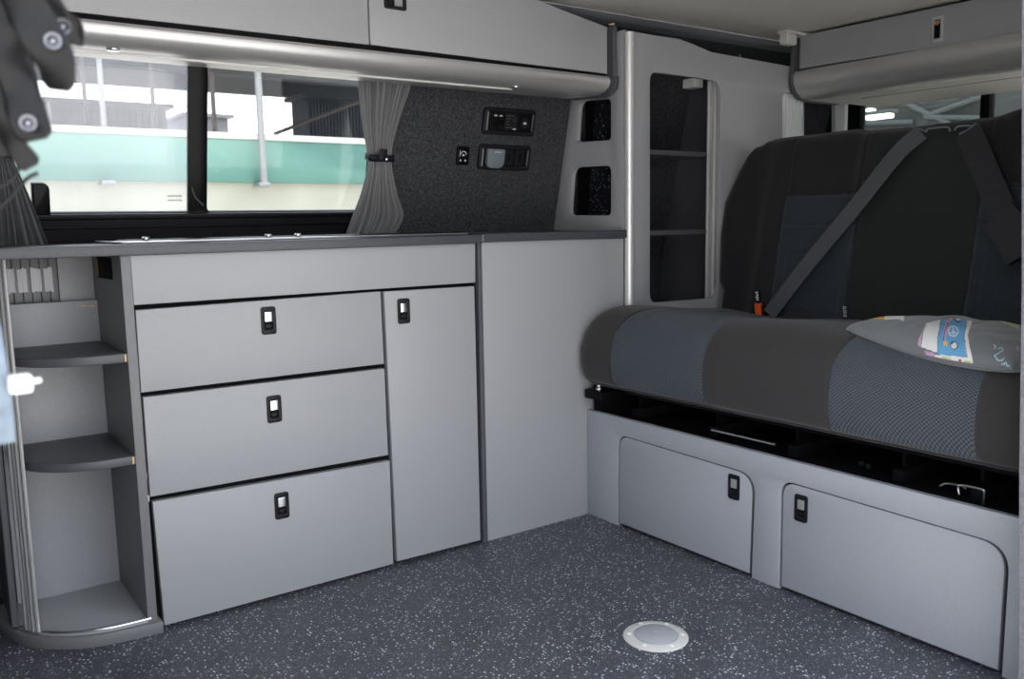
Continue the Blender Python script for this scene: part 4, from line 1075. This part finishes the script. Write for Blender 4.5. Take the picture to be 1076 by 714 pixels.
# ================================================================= OUTDOORS
YO = 8.0
def o_at(px, py, y=YO): return at(px, py, y=y)
GZ = -.55
b = MB(); b.box((-30, -30, GZ-.05), (40, 40, GZ), 'asphalt'); struct(b.build('ground', base=(0, 0, GZ)))
bl = thing('walkway_building', 'outdoor walkway wall with a sea green fascia and white coping beyond the window', 'building', (2, YO, GZ))
zc1 = o_at(240, 140).z; zc0 = o_at(240, 146).z; zg = o_at(200, 191).z
b = MB(); b.box((-14, YO+.10, GZ), (5.5, YO+.4, zg+.05), 'render'); b.build('lower_wall', bl)
b = MB(); b.box((-14, YO, zg), (5.5, YO+.30, zc0), 'teal', .01); b.build('fascia', bl)
b = MB(); b.box((-14, YO-.03, zc0), (5.5, YO+.36, zc1), 'coping', .01); b.box((-14, YO-.05, zc1-.022), (5.5, YO+.0, zc1+.003), 'coping'); b.build('coping', bl)
# canopy roof over the walkway
cn = thing('canopy_roof', 'dark canopy roof high above the walkway outside the window', 'canopy', (2, YO+3, GZ))
zr = o_at(300, 102, YO+5).z
b = MB(); b.box((-12, YO-.3, zr+.25), (8.8, YO+5, zr+.45), 'roofdk'); b.build('roof_sheet', cn)
b = MB()
for y in (YO+.6, YO+2.4, YO+5): b.box((-12, y, zr), (8.8, y+.12, zr+.25), 'roofdk')
b.build('purlin', cn)
# fence and sheds behind
for (a, c_, top_, bot, yy, m, lb) in ((52, 176, 107, 137, 13., 'shed', 'long low ribbed grey shed beyond the walkway, seen in the left pane'), (322, 384, 103, 145, 11., 'roofdk', 'dark square shed beyond the walkway near the right curtain'), (196, 240, 122, 140, 15., 'shed', 'low grey roof behind the walkway beside the window mullion')):
    A = o_at(a, top_, yy); B = o_at(c_, bot, yy)
    px_small = a > 300; t = thing('shed', lb, 'shed', ((A.x+B.x)/2, yy+1, GZ)); b = MB(); b.box((A.x, yy, GZ), (B.x, yy+(.6 if px_small else 2), A.z), m); b.build('wall', t)
    b = MB(); n = 18; w_ = B.x-A.x
    b.box((A.x-.1, yy-.1, A.z), (B.x+.1, yy+(.65 if px_small else 2.1), A.z+.06), m); b.build('roof', t)
    b = MB()
    for k in range(n): b.box((A.x+w_*k/n, yy-.03, GZ+.3), (A.x+w_*k/n+.04, yy, A.z-.05), m)
    b.build('cladding_rib', t)
for px, tp_, w, m, lb in ((92, 88, .035, 'post', 'brown post left of the white lamp pole outside'), (163, 92, .035, 'post', 'brown post left of the window mullion outside'), (226, 97, .04, 'post', 'brown post right of the window mullion outside')):
    P = o_at(px, 140, YO+.6); Q = o_at(px, tp_, YO+.6); b = MB(); b.box((P.x-w/2, YO+.57, GZ), (P.x+w/2, YO+.63, zr-.01), m, .005); tag(b.build('steel_post'), lb, 'post', 'brown posts on the walkway')
for px, lb in ((109, 'white pole outside the left pane, fixed to the coping'), (273, 'white pole outside the right pane, standing on a bracket')):
    P = o_at(px, 140, YO-.1); t = thing('metal_pole', lb, 'pole', (P.x, YO-.1, zg), 'white poles outside the window')
    zb2 = zc1 if px < 200 else zg-.05
    b = MB(); b.tube([(P.x, YO-.14, zb2), (P.x, YO-.14, zr+1)], .027 if px < 200 else .038, 'steelout', 16); b.build('pole', t)
    b = MB(); b.box((P.x-.07, YO-.18, zg-.05), (P.x+.06, YO+.02, zg-.005), 'steelout', .01); b.build('bracket', t)
a = o_at(288, 141, YO+1.5); c_ = o_at(384, 104, YO+1.5); b = MB(); b.tube([a, c_], .025, 'post', 8); tag(b.build('stair_rail'), 'thin brown diagonal rail outside near the right curtain', 'rail')

# workshop seen through the rear window
XO = 9.0
ws = thing('workshop_wall', 'blue-grey workshop wall with pale diagonal beams beyond the rear window', 'wall', (XO, 0, GZ))
b = MB(); b.box((XO, -9, GZ), (XO+.2, 7.2, 2.9), 'bluewall'); b.build('cladding', ws)
def xo(px, py, x=XO-.06): return at(px, py, x=x)
for pa, pb in (((925, 96), (1040, 150)), ((972, 122), (1036, 100)), ((972, 123), (1036, 124)), ((890, 130), (960, 128))):
    b = MB(); b.tube([xo(*pa), xo(*pb)], .032, 'beam', 8); b.build('beam', ws)
for k, (pa, pb) in enumerate((((899, 119), (918, 116)), ((912, 124.5), (937, 121)))):
    A = xo(*pa, x=7.5); B = xo(*pb, x=7.5); lt = thing('ceiling_lamp', ('upper left' if k == 0 else 'lower right')+' of the two lit fluorescent lamps seen through the rear window', 'lamp', (7.5, (A.y+B.y)/2, (A.z+B.z)/2), 'fluorescent lamps in the workshop')
    b = MB(); b.box((7.45, min(A.y, B.y), min(A.z, B.z)-.02), (7.55, max(A.y, B.y), max(A.z, B.z)+.02), 'tube', .01); b.build('tube', lt)
    b = MB(); b.box((7.42, min(A.y, B.y)-.03, max(A.z, B.z)+.02), (7.58, max(A.y, B.y)+.03, max(A.z, B.z)+.06), 'beam', .005); b.build('housing', lt)

# ================================================================= LIGHT, CAMERA
w = bpy.data.worlds.new('World'); sc.world = w; w.use_nodes = True; nt = w.node_tree; bg = nt.nodes['Background']
tcn = nd(nt, 'ShaderNodeTexCoord'); sx = nd(nt, 'ShaderNodeSeparateXYZ'); nt.links.new(tcn.outputs['Generated'], sx.inputs[0])
c = ramp(nt, sx.outputs['Z'], [(0, (.97, .98, 1.0)), (.5, (.80, .88, 1.0))])
nt.links.new(c, bg.inputs['Color']); bg.inputs['Strength'].default_value = 2.7

sl_ = bpy.data.lights.new('sun', 'SUN'); sl_.energy = 15; sl_.angle = math.radians(1.5); sl_.color = (1, .95, .88)
so = bpy.data.objects.new('sun', sl_); C.objects.link(so); so.location = (6, -2, 8)
so.rotation_euler = Vector((.72, -.06, .80)).to_track_quat('Z', 'Y').to_euler()

cam = bpy.data.cameras.new('camera'); co = bpy.data.objects.new('camera', cam); C.objects.link(co)
cam.sensor_width = 36; cam.lens = FPX/1076*36; cam.clip_start = .02; cam.clip_end = 200
Mx = Matrix((RR, UU, -F)).transposed().to_4x4(); Mx.translation = CAM; co.matrix_world = Mx
cam.dof.use_dof = True; cam.dof.focus_distance = 2.2; cam.dof.aperture_fstop = 6.3
sc.camera = co
sc.view_settings.view_transform = 'Standard'; sc.view_settings.look = 'None'; sc.view_settings.gamma = 1; sc.view_settings.use_curve_mapping = False
sc.view_settings.exposure = 0.25
